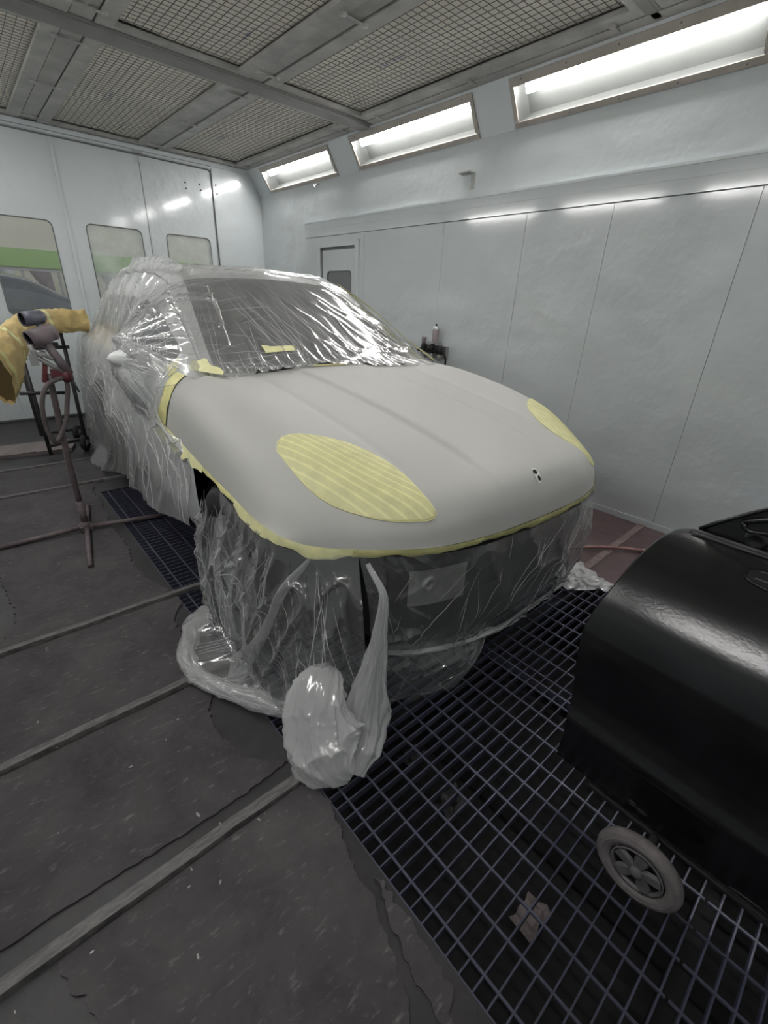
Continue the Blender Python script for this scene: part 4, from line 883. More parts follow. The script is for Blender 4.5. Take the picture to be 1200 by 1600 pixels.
w1 = (ridge(sd * 6 + tv * 1.2, tv * .8, 81, 3) - .3) * .045 + (ridge(sd * 13 - tv * 2.5, tv * .9, 82, 7) - .2) * .024 + (ridge(sd * 5 + tv * 4, tv * 2 - sd * 4, 83, 8) - .2) * .026 + (ridge(sd * 24 + tv * 3, tv * 1.6, 84, 8) - .2) * .009
P = P + nn * (w1 * sstep(0, .2, tv) * (1 - .75 * sstep(.8, .95, tv)))[..., None]; P[..., 2] = np.maximum(P[..., 2], .026)
gap = (sd[:-1, :-1] < .36) & (tv[:-1, :-1] < .30 - .3 * sd[:-1, :-1])            # the film is open above the tyre
wf = tag(film('wheel_film', wor(P), M['film_wheel'], keep=~gap), 'clear film draped round the near front wheel, spread in a ring on the floor', 'plastic film')
LN = []
for k in range(60):
    i0 = rng.uniform(8, 60); L = rng.uniform(15, 70); j0 = rng.uniform(3, 155); t = np.linspace(0, 1, 26); LN.append((np.minimum(106, i0 + L * t), j0 + rng.uniform(-18, 18) * t, rng.uniform(.0007, .0018)))
for k in range(46):
    i0 = rng.uniform(18, 45); L = rng.uniform(12, 42); j0 = rng.uniform(4, 80); t = np.linspace(0, 1, 22); LN.append((i0 + L * t, j0 + rng.uniform(-16, 16) * t, rng.uniform(.0012, .0030)))
for k, (dj, di) in enumerate(((-16, -22), (-14, 20), (14, -20), (10, 28), (22, -6), (-22, 4), (3, -30))):     # star of pulled folds over the tyre
    t = np.linspace(0, 1, 20); LN.append((50 + di * t, 52 + dj * t, .0038))
for k in range(18):
    j0 = rng.uniform(5, 120); t = np.linspace(0, 1, 26); LN.append((rng.uniform(86, 100) + rng.uniform(-6, 6) * t, j0 + rng.uniform(10, 35) * t, rng.uniform(.0008, .0016)))
pleats(wor(P), LN, wf)
R4 = wor(path(ring, 120)); ang = np.linspace(0, 2 * math.pi, 17)[:-1]; P = []
for i, c in enumerate(R4):
    tdir = R4[min(i + 1, 119)] - R4[max(i - 1, 0)]; tdir /= np.linalg.norm(tdir); sdv = np.array([tdir[1], -tdir[0], 0]); s = i / 119 * 9
    P.append([c + (sdv * math.cos(a) * 1.25 + np.array([0, 0, 1]) * math.sin(a) * .85) * (0.017 + .018 * vn(s * 1.1, a * .6, 91) + .014 * ridge(s * .9 + a * .5, a * 1.3, 92, 3)) for a in ang])
P = np.array(P); P[..., 2] = np.maximum(P[..., 2], .008)
o = MB().grid(P, closed=True).build('rolled_edge', M['film_bunch'], wf); add_uv(o, np.stack(np.meshgrid(np.linspace(0, .2, 16), np.linspace(0, 1.4, 120)), -1) * 3); o['label'] = 'whitish rolled edge of the film'; pleats(np.concatenate([P, P[:, :1]], 1), [(rng.uniform(0, 90) + 28 * np.linspace(0, 1, 20), rng.uniform(0, 14) + rng.uniform(-3, 3) * np.linspace(0, 1, 20), rng.uniform(.0008, .0018)) for _ in range(30)], o)
# second thin layer under the bumper reaching the grating
top = path([(-.66, .17, .30), (-.45, .15, .24), (-.25, .16, .20), (-.08, .19, .17), (.02, .24, .15)], 90); b_ = path(G((.845, .93, .012), (.96, .86, .02), (1.10, .80, .02), (1.26, .80, .03), (1.40, .88, .06)), 90); md = path([(-.70, .10, .12), (-.48, .075, .10), (-.30, .07, .09), (-.14, .11, .09), (-.02, .2, .1)], 90)
tt = np.linspace(0, 1, 50); rows = np.array([top, md, b_]); P = np.stack([np.stack([pchip([0, .5, 1], rows[:, i, a], tt) for i in range(90)], 1) for a in range(3)], -1)
sd = np.linspace(0, .8, 90)[None] + 0 * tt[:, None]; tv = tt[:, None] + 0 * sd
P[..., 2] += (ridge(sd * 9 + tv * 2, tv * 3 - sd * 2, 101, 3)) * .030 * tv + ridge(sd * 20, tv * 7, 102, 3) * .010
tag(film('under_film', wor(P), M['film_front']), 'thin second film layer trailing under the bumper onto the grating', 'plastic film')

# ---- gathered tail of film and the heap it ends in
def bunch(pth, rad, seed, n=44, na=56, flat=.55, amp=.28, yaw=0.0, fine=1.0):
    """crumpled, flattened sleeve of film along a path; rad = (half width) per key point"""
    A = path(pth, n); W_ = pchip(np.linspace(0, 1, len(rad)), rad, np.linspace(0, 1, n)); P = []
    for i, c in enumerate(A):
        td = A[min(i + 1, n - 1)] - A[max(i - 1, 0)]; td /= np.linalg.norm(td)
        u = np.array([math.cos(yaw), math.sin(yaw), 0]); u -= td * (u @ td); u /= np.linalg.norm(u); v = np.cross(td, u); s = i / n * 6
        row = []
        for k in range(na):
            a = 2 * math.pi * k / na
            q = 1 + amp * (2 * ridge(a * 1.6 + 5 + s * .25, s * .35, seed, 3) - .7 + 1.4 * (.4 + .6 * fine) * (ridge(a * 4.1 - s * .4, s * .6, seed + 1, 4) - .3) + .8 * fine * (ridge(a * 9 + s * .8, s * 1.2, seed + 2, 5) - .3))
            row.append(c + (u * math.cos(a) + v * flat * math.sin(a)) * W_[i] * q)
        P.append(row)
    P = np.array(P); P[..., 2] = np.maximum(P[..., 2], .006); return P
def bunch_obj(name, P, m, parent=None, uvs=1.0):
    n, na = P.shape[:2]; o = MB().grid(P, closed=True).build(name, m, parent)
    L = np.r_[0, np.cumsum(np.linalg.norm(np.diff(P.mean(1), axis=0), axis=1))]; c = np.linalg.norm(np.diff(P, axis=1), axis=2).sum(1).mean()
    add_uv(o, np.stack(np.meshgrid(np.linspace(0, c, na), L), -1) * uvs); return o
yw = math.radians(-48); G_ = lambda *p: [tuple(wor(np.array(q))) for q in p]
tp = tuple(wor(np.array((-.735, .20, .67))))
HP = bunch([(.70, 1.00, .235), (.655, .985, .262), (.605, .955, .235), (.575, .915, .165), (.565, .86, .095), (.575, .80, .045), (.60, .765, .02)], [.015, .070, .098, .112, .122, .095, .03], 201, flat=.70, amp=.15, yaw=yw, fine=.35, na=120, n=100); heap = tag(bunch_obj('film_heap', HP, M['film_white']), 'white crumpled heap of film on the floor at the grating edge', 'plastic film')
TP = bunch([tp, (.815, .875, .58), (.808, .87, .50), (.795, .865, .42), (.775, .86, .31), (.745, .85, .21), (.71, .83, .12), (.66, .80, .06), (.61, .765, .02)], [.008, .012, .018, .026, .038, .054, .072, .078, .04], 221, flat=.42, amp=.16, yaw=yw, na=96, n=100); ft_ = bunch_obj('film_tail', TP, M['film_bunch'], heap); ft_['label'] = 'twisted tail of film hanging from the tape down to the heap'
for Q, o in ((HP, heap), (TP, ft_)):
    n, na = Q.shape[:2]; pleats(np.concatenate([Q, Q[:, :1]], 1), [(rng.uniform(0, n * .6) + rng.uniform(.2, .45) * n * np.linspace(0, 1, 24), rng.uniform(0, na) + rng.uniform(-12, 12) * np.linspace(0, 1, 24), rng.uniform(.0006, .0014)) for _ in range(26)], o)
ribn = bunch(G_((-.87, .345, .66), (-.955, .385, .54), (-.985, .44, .40), (-1.01, .50, .27)) + [(.525, 1.375, .12), (.475, 1.385, .04), (.45, 1.42, .028)], [.006, .016, .016, .022, .030, .038, .02], 241, n=60, na=40, flat=.22, amp=.16, yaw=math.radians(-35), fine=.4)
bunch_obj('film_ribbon', ribn, M['film_ribbon'], wf)['label'] = 'doubled ribbon of film hanging beside the tyre'
hem = bunch([tuple(q) for q in wor(bot)[::18]], [.004, .010, .007, .011, .008, .010, .007, .009, .006], 251, n=140, na=18, flat=.7, amp=.35, yaw=0, fine=1.5)
bunch_obj('rolled_hem', hem, M['film_bunch'], bf)['label'] = 'crumpled lower hem of the film'
# ---- loose crumpled film on the far side of the nose
gx, gy = np.meshgrid(np.linspace(0, 1, 60), np.linspace(0, 1, 40)); A = np.array([(2.28, 1.03), (2.53, .98)]); B = np.array([(2.22, .85), (2.47, .655)])
xy = (A[0] * (1 - gx[..., None]) + A[1] * gx[..., None]) * (1 - gy[..., None]) + (B[0] * (1 - gx[..., None]) + B[1] * gx[..., None]) * gy[..., None]
rag = sstep(0, .16, gx) * sstep(1, .86, gx) * sstep(0, .14, gy) * sstep(1, .8, gy)
xy = xy + (np.stack([vn(gx * 5, gy * 5, 301), vn(gx * 5, gy * 5, 302)], -1) - .5) * .09
z = .010 + rag * (.006 + .022 * fbm(gx * 3, gy * 3, 303) + .022 * ridge(gx * 5 + gy * 2, gy * 5, 304, 3) + .010 * ridge(gx * 12, gy * 9, 305, 3)) + .06 * np.exp(-((gx - .1) / .2) ** 2) * (1 - gy)
tag(film('loose_film', np.concatenate([xy, z[..., None]], -1), M['film_white'], 2.0), 'loose white crumpled film lying on the grating beyond the nose of the car', 'plastic film')

# ================================================================== SPRAY GUN STAND (left)
def smooth(pts, n): return [tuple(q) for q in path(pts, n)]
st = tag(empty('spray_gun_stand', (0.30, 3.20, 0)), 'dark painted tube stand with two spray gun cups on the floor paper', 'stand')
B = lambda *p: [(x - 0.30, y - 3.20, z) for x, y, z in p]
q = MB(); q.tube(B((.296, 3.21, .02), (.297, 3.20, .5), (.310, 3.18, .95), (.318, 3.17, 1.00)), .0165, 12); q.tube(B((.296, 3.21, .02), (.297, 3.205, .22)), .021, 12); q.build('pole', M['stand'], st)
q = MB(); q.tube(B((.296, 3.21, .02), (.296, 3.21, .075)), .027, 12); q.box((-.004, .01, .03), (.07, .06, .035)); q.build('foot_socket', M['stand'], st)
for a, b in (((.30, 3.20, .034), (.219, 2.70, .017)), ((.30, 3.22, .034), (.377, 3.60, .017)), ((.29, 3.21, .036), (-.20, 3.235, .018)), ((.31, 3.205, .034), (.753, 3.14, .017))):
    q = MB(); q.tube(B(a, b), .0145, 12); q.build('leg', M['stand'], st)
q = MB(); q.tube(B((.405, 3.16, 1.0), (.335, 3.16, 1.165)), [.026, .022], 12); q.build('cup_arm', M['cup'], st)
q = MB(); q.lathe([(.0, -.02), (.024, -.022), (.034, -.015), (.036, .015), (.028, .03), (0, .032)], (.088, -.04, .99), (1, -.3, .1), 16); q.box((.045, -.04, 1.0), (.05, .04, .06)); q.box((-.005, -.03, 1.015), (.022, .03, .11), ax=Matrix.Rotation(.25, 3, 'Y')); q.tube(B((.32, 3.17, .985), (.40, 3.16, .995)), .013, 8); q.build('clamp_head', M['standred'], st)
q = MB(); q.tube(B((.268, 3.15, 1.105), (.385, 3.15, 1.005)), .0125, 10); q.tube(B((.262, 3.15, 1.16), (.270, 3.15, 1.10)), .014, 10); q.box((-.04, -.05, 1.085), (.035, .03, .06)); q.tube(B((.305, 3.14, 1.11), (.345, 3.14, 1.085)), .010, 8); q.build('gun_barrel', M['steelgrey'], st)
q = MB(); q.tube(smooth(B((.372, 3.14, .985), (.339, 3.14, .977), (.296, 3.13, .959), (.262, 3.13, .915), (.240, 3.13, .852), (.231, 3.14, .762), (.238, 3.15, .668), (.258, 3.16, .622), (.289, 3.17, .655), (.337, 3.17, .749), (.361, 3.17, .839), (.385, 3.165, .95), (.385, 3.16, .985)), 60), .0125, 10); q.build('hose', M['hose'], st)
q = MB(); q.tube(B((.40, 3.15, .99), (.43, 3.13, .90)), [.012, .004], 8); q.build('gun_nozzle', M['steeldark'], st)
def cup(name, c, ax_, r, L, m):
    q = MB(); q.lathe([(r * .86, -L * .46), (r, -L / 2), (r * 1.02, -L * .1), (r * .98, L * .25), (r * .93, L * .30), (r * .96, L * .34), (r * .96, L / 2), (r * .6, L / 2 + .012), (0, L / 2 + .014)], (c[0] - .30, c[1] - 3.20, c[2]), ax_, 24)
    o = q.build(name, m, st)
    i = MB(); i.lathe([(r * .86, -L * .46), (r * .84, L * .2), (0, L * .22)], (c[0] - .30, c[1] - 3.20, c[2]), ax_, 24); i.build('cup_inside', M['dark'], o); return o
cup('gun_cup', (.320, 3.15, 1.205), (.90, .25, .30), .045, .135, M['cup'])['label'] = 'larger grey brown cup, open mouth to the side'
cup('gun_cup', (.304, 3.19, 1.290), (.93, .30, .12), .036, .100, M['cupblue'])['label'] = 'smaller blue grey cup above the larger one'
q = MB(); q.tube(B((.325, 3.19, 1.26), (.345, 3.17, 1.22)), .014, 8); q.build('cup_neck', M['steelgrey'], st)
q = MB(); q.lathe([(.020, 0), (.022, .012), (0, .016)], (.0, -.06, 1.0 + .11), (0, -.6, .8), 12); q.build('gun_knob', M['steelgrey'], st)

# ================================================================== TRESTLE AND THE PAPER WRAPPED BUMPER
tr = tag(empty('trestle', (0.55, 5.15, 0)), 'dark steel trestle on castors behind the gun stand', 'trestle')
B2 = lambda *p: [(x - .55, y - 5.15, z) for x, y, z in p]
q = MB()
for a, b in (((.30, 5.05, .955), (.70, 5.08, .960)), ((.30, 5.35, .955), (.66, 5.38, .960))): q.tube(B2(a, b), .020, 4)
q.build('top_rail', M['steeldark'], tr)
for a, b in (((.34, 5.05, .955), (.345, 5.00, .03)), ((.665, 5.08, .955), (.655, 5.10, .10)), ((.34, 5.38, .955), (.345, 5.48, .10))):
    q = MB(); q.tube(B2(a, b), .021, 4); q.build('leg', M['steeldark'], tr)
for a, b in (((.25, 5.0, .60), (.60, 5.10, .56)), ((.345, 5.0, .115), (.655, 5.10, .115)), ((.345, 5.48, .12), (.66, 5.50, .12))):
    q = MB(); q.tube(B2(a, b), .019, 4); q.build('brace', M['steeldark'], tr)
for x in (.40, .66):
    q = MB(); q.tube(B2((x, 5.06, .96), (x, 5.06, 1.10)), .018, 4); q.build('cradle_post', M['steeldark'], tr)
for (x, y) in ((.655, 5.53), (.645, 5.10)):
    q = MB(); q.lathe([(.03, -.022), (.068, -.022), (.075, -.012), (.075, .012), (.068, .022), (.03, .022)], B2((x, y, .076))[0], (.85, -.5, 0), 24); w = q.build('caster', M['rubber'], tr)
    q = MB(); q.lathe([(.0, .023), (.035, .022), (.035, -.022), (0, -.023)], B2((x, y, .076))[0], (.85, -.5, 0), 16); q.build('hub', M['steelgrey'], w)
pb_path = [(.875, 5.10, 1.18), (.80, 5.08, 1.18), (.70, 5.03, 1.18), (.60, 4.98, 1.178), (.44, 4.84, 1.155), (.32, 4.62, 1.10), (.235, 4.38, 1.015), (.18, 4.18, .945), (.10, 4.02, .885)]
wrap = tag(empty('wrapped_bumper', (.6, 5.0, 1.08)), 'car bumper wrapped in ochre masking paper with yellow tape bands on the trestle', 'bumper')
A = path(pb_path, 90); V = []; na = 48
hw = pchip([0, .45, .7, 1], [.092, .098, .145, .20], np.linspace(0, 1, 90)); tw = pchip([0, .45, 1], [.075, .08, .085], np.linspace(0, 1, 90))
for i, c in enumerate(A):
    td = A[min(i + 1, 89)] - A[max(i - 1, 0)]; td /= np.linalg.norm(td); sd_ = np.cross(td, [0, 0, 1]); sd_ /= np.linalg.norm(sd_); up_ = np.cross(sd_, td); s = i / 90 * 10; row = []
    for k in range(na):
        a = 2 * math.pi * k / na; cr = 1 + .16 * (ridge(s * 1.3 + a * .4, a * 1.6, 401, 2) - .4) + .10 * (ridge(s * 3 - a, a * 3, 402, 3) - .3)
        row.append(c + (up_ * math.cos(a) * hw[i] + sd_ * math.sin(a) * tw[i]) * cr - np.array([.6, 5.0, 1.08]))
    V.append(row)
V = np.array(V); pb = MB().grid(V, closed=True).build('paper_wrap', M['kraft'], wrap)
q = MB(); q.add(list(V[-1] * [1, 1, 1] + np.array([.012, .03, .01])), [tuple(range(na))]); q.build('hollow_shade', mat('shaded brown paper', (.16, .11, .045), .8), wrap)  # end cap with the shade of the open end in its colour
for i0, wd, m in ((22, 3, 'tape3'), (36, 4, 'tape'), (62, 4, 'tape3'), (84, 3, 'tape')):
    c = V[i0:i0 + wd].mean(1, keepdims=True); MB().grid(c + (V[i0:i0 + wd] - c) * 1.025, closed=True).build('tape_band', M[m], wrap)
# ---- flat board on the floor
bd = tag(MB().prism([(-.50, 5.58), (.565, 5.49), (.585, 5.30), (.53, 5.127), (.50, 5.118), (-.50, 5.26)], 0.0, .034).build('floor_board', M['board']), 'flat dusty board lying on the floor beside the trestle', 'board')
q = MB(); q.box((.20, 5.166, .0345), (.10, .012, .002), rz=-.14); q.build('board_slot_shade', M['dark'], bd)  # dark strip on top, painted as the shade in the slot

# ================================================================== BLACK CAR DOOR ON A TROLLEY (right)
dp = tag(empty('car_door_shell', (1.15, -.10, .14)), 'black coated car door panel standing on a low trolley over the grating', 'car door')
D0 = np.array([1.15, -.10, .14])
PR = np.array([(1.118, .135, .322), (1.100, .150, .328), (1.080, .22, .324), (1.058, .33, .318), (1.048, .362, .318), (1.062, .40, .322), (1.070, .46, .33), (1.060, .57, .341), (1.052, .66, .343), (1.070, .735, .335), (1.115, .795, .322), (1.18, .855, .31), (1.25, .895, .296), (1.31, .915, .278), (1.335, .920, .245)])
d_ = np.r_[0, np.cumsum(np.linalg.norm(np.diff(PR[:, :2], axis=0), axis=1))]; tt = np.linspace(0, d_[-1], 90)
pr = np.stack([pchip(d_, PR[:, k], tt) for k in range(3)], 1)
for _ in range(2): pr[1:-1] = (pr[:-2] + 2 * pr[1:-1] + pr[2:]) / 4
ys = np.linspace(0, 1, 110) ** 1.1
P = np.stack([np.stack([np.full(110, x), ye + ys * (-.95 - ye), np.full(110, z)], 1) for x, z, ye in pr], 0)
P[..., 0] += 0.012 * np.clip((P[..., 1] + .3) * 1.2, -1, 1) ** 2 * 0.5
Q = P - D0
hole = lambda y, s: ((y - (-.085)) / .155) ** 2 + ((s - .885) / .030) ** 2
yc = (P[:-1, :-1, 1] + P[1:, 1:, 1]) / 2; zc = (P[:-1, :-1, 2] + P[1:, 1:, 2]) / 2
keep = np.ones(yc.shape, bool)
sk = MB().grid(Q, keep=keep).build('outer_skin', M['doorblack'], dp)
inner = Q.copy(); inner[..., 0] += .045; inner[..., 1] = np.minimum(inner[..., 1], .40); MB().grid(inner).build('inner_skin', M['black'], dp)
q = MB(); e = Q[:, 0]; ei = e + np.array([.010, .004, .0]); eo = e + np.array([.045, .000, 0]); q.grid(np.stack([e, ei, eo], 1)); q.build('hem_flange', M['doorblack'], dp)
q = MB(); q.grid(np.stack([Q[0], Q[0] + [.01, 0, -.012], Q[0] + [.045, 0, -.010]], 0)); q.build('lower_hem', M['doorblack'], dp)
for dx, dz, r in ((.006, .004, .004), (.020, .006, .006)):
    q = MB(); q.tube([(1.335 + dx - D0[0], .240 + D0[1] * -1, .920 + dz - D0[2]), (1.335 + dx - D0[0], -.95 - D0[1], .920 + dz - D0[2])], r, 8); q.build('belt_rail', M['steeldark'], dp)
# handle recess: a dark patch on the skin paints its shade
def on_skin(y, s, d=0.0015):
    """point on the door skin at height parameter s along the profile"""
    x, z = np.interp(s, tt, pr[:, 0]), np.interp(s, tt, pr[:, 1]); x2, z2 = np.interp(s + .004, tt, pr[:, 0]), np.interp(s + .004, tt, pr[:, 1])
    n = np.array([-(z2 - z), 0, x2 - x]); n /= np.linalg.norm(n); return np.array([x, y, z]) + n * d - D0
sh = float(np.interp(1.262, pr[45:, 0], tt[45:])); R = [(math.cos(a), math.sin(a)) for a in np.linspace(0, 2 * math.pi, 36, endpoint=False)]
ring = [(-.05 + .145 * np.sign(c) * abs(c) ** .55, sh + .030 * np.sign(s) * abs(s) ** .8) for c, s in R]
q = MB(); q.add([on_skin(-.05, sh, .0022)] + [on_skin(y, s, .002) for y, s in ring], [(0, 1 + i, 1 + (i + 1) % 36) for i in range(36)], True); hr = q.build('handle_recess_shade', M['dark'], dp)
q = MB(); q.tube([on_skin(y, s, .001) for y, s in ring + ring[:1]], .0035, 6, caps=False); q.build('opening_rim', M['doorblack'], hr)
q = MB(); q.tube([on_skin(.075, sh - .008, .003), on_skin(-.20, sh - .010, .003)], .0025, 6); q.build('inner_bar', M['steeldark'], hr)
# trim slots near the sill, their shade painted as dark patches
for (y, z, l, w) in ((.10, .207, .012, .008), (.075, .200, .016, .006), (-.195, .165, .055, .012), (-.50, .165, .055, .012)):
    s = float(np.interp(z, pr[:30, 1], tt[:30])); q = MB(); rr = [(y + l * c, s + w * t) for c, t in R]
    q.add([on_skin(y, s, .002)] + [on_skin(a, b, .0016) for a, b in rr], [(0, 1 + i, 1 + (i + 1) % 36) for i in range(36)], True); o = q.build('trim_slot_shade', M['dark'], dp)
    q = MB(); q.tube([on_skin(a, b, .001) for a, b in rr + rr[:1]], .0022, 6, caps=False); q.build('slot_rim', M['doorblack'], o)
# inner sheet behind the belt with pressed ridge and boss
poly = [(.238, .915), (.232, .930), (.20, .962), (.115, 1.034), (-.05, 1.11), (-.3, 1.17), (-.95, 1.17), (-.95, .915)]
q = MB(); n = len(poly); V = [(1.368 - D0[0], y - D0[1], z - D0[2]) for y, z in poly] + [(1.384 - D0[0], y - D0[1], z - D0[2]) for y, z in poly]
q.add(V, [tuple(range(n)), tuple(range(2 * n - 1, n - 1, -1))] + [(i, (i + 1) % n, n + (i + 1) % n, n + i) for i in range(n)]); isx = q.build('window_sheet', M['doorblack'], dp)
q = MB(); q.tube(smooth([(1.366 - D0[0], y - D0[1], z - D0[2]) for y, z in ((.150, .985), (.105, 1.008), (.02, 1.05), (-.15, 1.10), (-.3, 1.11))], 24), .008, 8); q.tube(smooth([(1.366 - D0[0], y - D0[1], z - D0[2]) for y, z in ((.150, .985), (.138, .965), (.115, .968), (.02, 1.005), (-.15, 1.05), (-.3, 1.07))], 30), .006, 8); q.build('pressed_ridge', M['doorblack'], isx)
q = MB(); q.lathe([(.026, 0), (.020, .008), (.014, .004), (0, .003)], (1.368 - D0[0], .113 - D0[1], .945 - D0[2]), (-1, 0, 0), 24); q.build('pressed_boss', M['doorblack'], isx)
q = MB(); q.tube([(1.368 - D0[0], y - D0[1], z - D0[2]) for y, z in poly[1:7]], .006, 8); q.build('sheet_edge', M['doorblack'], isx)
# trolley
tl = tag(empty('trolley', (1.25, -.1, 0)), 'low dark trolley with a dusty grey spoked wheel under the black door', 'trolley')
T0 = np.array([1.25, -.1, 0]); q = MB()
for a, b in (((1.135, .22, .108), (1.135, -.95, .108)), ((1.50, .22, .108), (1.50, -.95, .108)), ((1.135, .20, .108), (1.50, .20, .108)), ((1.135, -.6, .108), (1.50, -.6, .108))): q.tube([np.array(a) - T0, np.array(b) - T0], .017, 4)
q.build('base_frame', M['steeldark'], tl)
for y in (.15, -.7):
    q = MB(); q.tube([np.array((1.47, y, .11)) - T0, np.array((1.425, y, .86)) - T0], .016, 4); q.build('upright', M['steeldark'], tl)
for (x, y) in ((1.0, .025), (1.0, -.62), (1.60, .025), (1.60, -.62)):
    o = np.array((x, y, .108)) - T0; s = -1 if x < 1.2 else 1
    q = MB(); q.lathe([(.066, -.012), (.070, .012), (.082, .017), (.098, .016), (.106, .009), (.108, 0), (.106, -.010), (.098, -.018), (.080, -.018), (.066, -.012)], o, (s, 0, 0), 48); q.lathe([(.086, .0172), (.089, .0195), (.092, .017)], o, (s, 0, 0), 48)
    w = q.build('wheel', M['dustyrubber'], tl)
    q = MB(); q.lathe([(.067, .010), (.060, .007), (.058, -.004), (.0, -.004)], o, (s, 0, 0), 40); q.build('wheel_disc', M['dark'], w)
    q = MB()
    for k in range(5):
        a = 2 * math.pi * k / 5 + .35; c, n_ = math.cos(a), math.sin(a); pts = [(.012, .010), (.030, .019), (.056, .021), (.062, .012)]
        prof = [(r_, h_) for r_, h_ in ((.010, .011), (.030, .017), (.050, .018), (.062, .015))]
        ring_o = []
        for r_, h_ in prof: ring_o.append([o + np.array([s * .004, r_ * c - h_ * n_, r_ * n_ + h_ * c]), o + np.array([s * .013, r_ * c - h_ * .7 * n_, r_ * n_ + h_ * .7 * c]), o + np.array([s * .013, r_ * c + h_ * .7 * n_, r_ * n_ - h_ * .7 * c]), o + np.array([s * .004, r_ * c + h_ * n_, r_ * n_ - h_ * c])])
        q.grid(np.array(ring_o), smooth=False)
    q.lathe([(.064, .004), (.066, .013), (.060, .013), (.058, .004)], o, (s, 0, 0), 40)
    q.build('wheel_spokes', M['hubgrey'], w)
    q = MB(); q.lathe([(.017, .006), (.016, .020), (.010, .023), (0, .0235)], o, (s, 0, 0), 20); q.build('hub_cap', M['hubgrey'], w)
    q = MB(); q.tube([o + np.array([-s * .02, 0, 0]), np.array((1.14 if s < 0 else 1.5, y, .108)) - T0], .011, 8); q.build('axle', M['steeldark'], tl)

# ================================================================== SMALL THINGS
# air regulator on the right wall with a spray can beside it
rg = tag(empty('air_regulator', (XR - .008, 3.16, .98)), 'dark air regulator with knobs fixed to the wall beyond the bonnet', 'regulator')
q = MB(); q.b2((-.03, -.13, -.02), (.008, .17, .10)); q.build('back_plate', M['steelgrey'], rg)
for y, r, h, m in ((.13, .030, .05, 'black'), (.02, .028, .05, 'black'), (-.085, .030, .045, 'black')):
    q = MB(); q.lathe([(r * .7, -.05), (r, -.045), (r, h * .3), (r * .8, h * .75), (0, h * .8)], (-.075, y, .075), (0, 0, 1), 14); q.build('regulator_body', M[m], rg)
    q = MB(); q.lathe([(.0, -.11), (.018, -.108), (.024, -.09), (.025, -.05), (.02, -.045)], (-.075, y, .075), (0, 0, 1), 14); q.build('filter_bowl', M['steelgrey'], rg)
    q = MB(); q.lathe([(.015, 0), (.016, .02), (0, .021)], (-.09, y + .04, .05), (-1, 0, 0), 10); q.build('knob', M['dark'], rg)
q = MB(); q.tube([(-.075, -.12, .06), (-.075, .17, .06)], .012, 8); q.tube(smooth([(-.08, -.12, .06), (-.09, -.17, .02), (-.07, -.16, -.12), (-.05, -.10, -.3)], 20), .009, 8); q.build('air_pipe', M['dark'], rg)
q = MB(); q.lathe([(.022, 0), (.024, .05), (.018, .056), (0, .057)], (-.075, .135, .115), (0, 0, 1), 14); q.build('pressure_cap', M['cup'], rg)
q = MB(); q.b2((-.115, -.05, .120), (-.03, .075, .128)); q.build('shelf_plate', M['steelgrey'], rg)
sc = tag(empty('spray_can', (XR - .075, 3.155, 1.1095)), 'silver topped spray can standing above the wall regulator', 'can')
q = MB(); q.lathe([(0, 0), (.030, 0), (.0325, .004), (.0325, .115)], (0, 0, 0), (0, 0, 1), 24); q.build('can_body', M['canlabel'], sc)
q = MB(); q.lathe([(.034, .113), (.034, .121), (.030, .128), (.020, .143), (.012, .147), (0, .148)], (0, 0, 0), (0, 0, 1), 24); q.build('can_shoulder', M['alloy'], sc)
q = MB(); q.lathe([(.010, .146), (.010, .162), (.006, .168), (0, .168)], (0, 0, 0), (0, 0, 1), 12); q.build('nozzle', M['black'], sc)
# hose on the red floor
q = MB(); q.tube(smooth([(2.40, 1.33, .012), (2.55, 1.215, .012), (2.702, 1.093, .016), (2.861, .968, .024), (2.975, .868, .020), (3.075, .758, .014)], 40), .0105, 10); hs = tag(q.build('air_hose', M['hosered']), 'pink brown hose end lying on the red brown floor', 'hose')
q = MB(); q.tube([(3.045, .79, .0165), (3.092, .74, .0145)], .0135, 10); q.build('hose_end', M['hosered'], hs)
# scraps fallen through the grating
for i, (x, y, r) in enumerate(((1.048, .648, .055), (.965, .22, .050), (1.067, .90, .045))):
    gx, gy = np.meshgrid(np.linspace(-1, 1, 12), np.linspace(-1, 1, 9)); P = np.stack([x + gx * r * (1 + .4 * vn(gy * 2, gx, 501 + i)), y + gy * r * .7 * (1 + .5 * vn(gx * 2, gy, 511 + i)), -.452 + .03 * vn(gx * 2, gy * 2, 521 + i)], -1)
    tag(MB().grid(P, smooth=False).build('paper_scrap', M['board'] if i == 1 else M['steeldark']), ('crumpled grey scrap below the grating near the film heap', 'pale paper scrap below the grating, nearest the viewer', 'faint scrap below the grating by the car nose')[i], 'scrap')
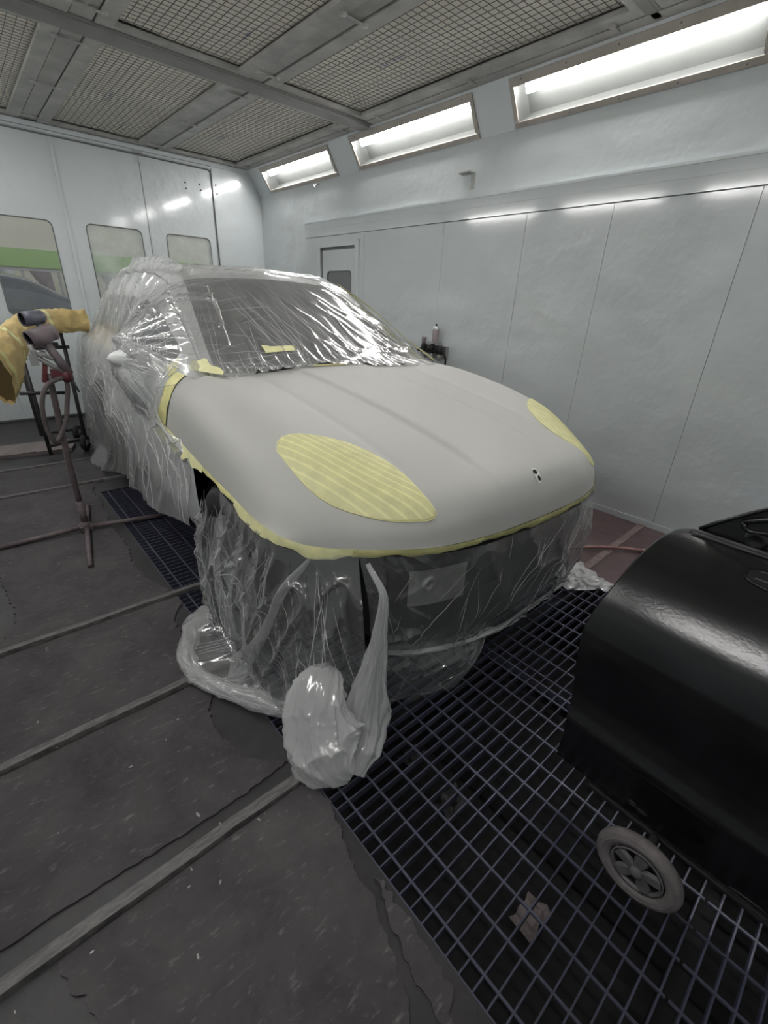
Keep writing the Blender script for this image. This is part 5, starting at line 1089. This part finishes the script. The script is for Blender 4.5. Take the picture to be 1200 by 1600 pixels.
# flakes of paper on the floor sheets
q = MB()
fk = [(.051, .645, .012), (.062, 1.265, .012), (.245, 1.357, .01), (.154, .758, .012), (.106, .838, .01), (.309, .839, .012), (-.067, 2.088, .011), (-.065, 2.071, .009), (.174, .97, .018), (.086, .801, .01), (-.111, 1.499, .01), (-.147, 1.662, .009), (-.138, .816, .009), (.215, .9, .012)] + [(rng.uniform(-.45, .40), rng.uniform(.1, 3.2), rng.uniform(.003, .007)) for _ in range(40)]
for x, y, r in fk:
    r *= .5; a = rng.uniform(0, 6.3); n = 5; pts = [(x + r * math.cos(a) * math.cos(t) * 1.2 - r * .45 * math.sin(a) * math.sin(t), y + r * math.sin(a) * math.cos(t) * 1.2 + r * .45 * math.cos(a) * math.sin(t)) for t in np.linspace(0, 2 * math.pi, n, endpoint=False)]
    q.prism(pts, .0064, .0082)
fo = q.build('paper_flakes', M['steelgrey'], floor); fo['kind'] = 'stuff'
# a dark car parked in the workshop outside
oc = tag(empty('parked_car', (3.35, 9.6, 0), math.radians(90)), 'dark car parked outside, seen through the large door window', 'car')
shell(oc, M['outcar'], M['carglass'], cut_front=False)
link(hood.data.copy(), 'bonnet', oc).data.materials[0] = M['outcar']

# a rack of parts by the far workshop wall
rk = tag(empty('parts_rack', (.6, 12.3, 0)), 'grey rack with hanging parts under the green band outside the doors', 'rack')
for x in np.arange(-2.4, 3.0, .6):
    q = MB(); q.b2((x, -.02, 0), (x + .04, .02, 1.72)); q.build('post', M['steelgrey'], rk)
for z in (1.70, 1.15, .6):
    q = MB(); q.b2((-2.45, -.03, z), (2.9, .03, z + .035)); q.build('rail', M['steelgrey'], rk)
for k in range(8):
    x = -2.2 + k * .62; q = MB(); gx, gy = np.meshgrid(np.linspace(-1, 1, 8), np.linspace(0, 1, 8)); q.grid(np.stack([x + .18 * gx * (1 - .5 * gy) + .1 * gy, -.08 - .06 * (1 - gx * gx), 1.70 - (.25 + .3 * vn(k * 1.3, 2, 9)) * gy], -1)); q.build('hanging_part', M[('steeldark', 'steelgrey', 'board')[k % 3]], rk)
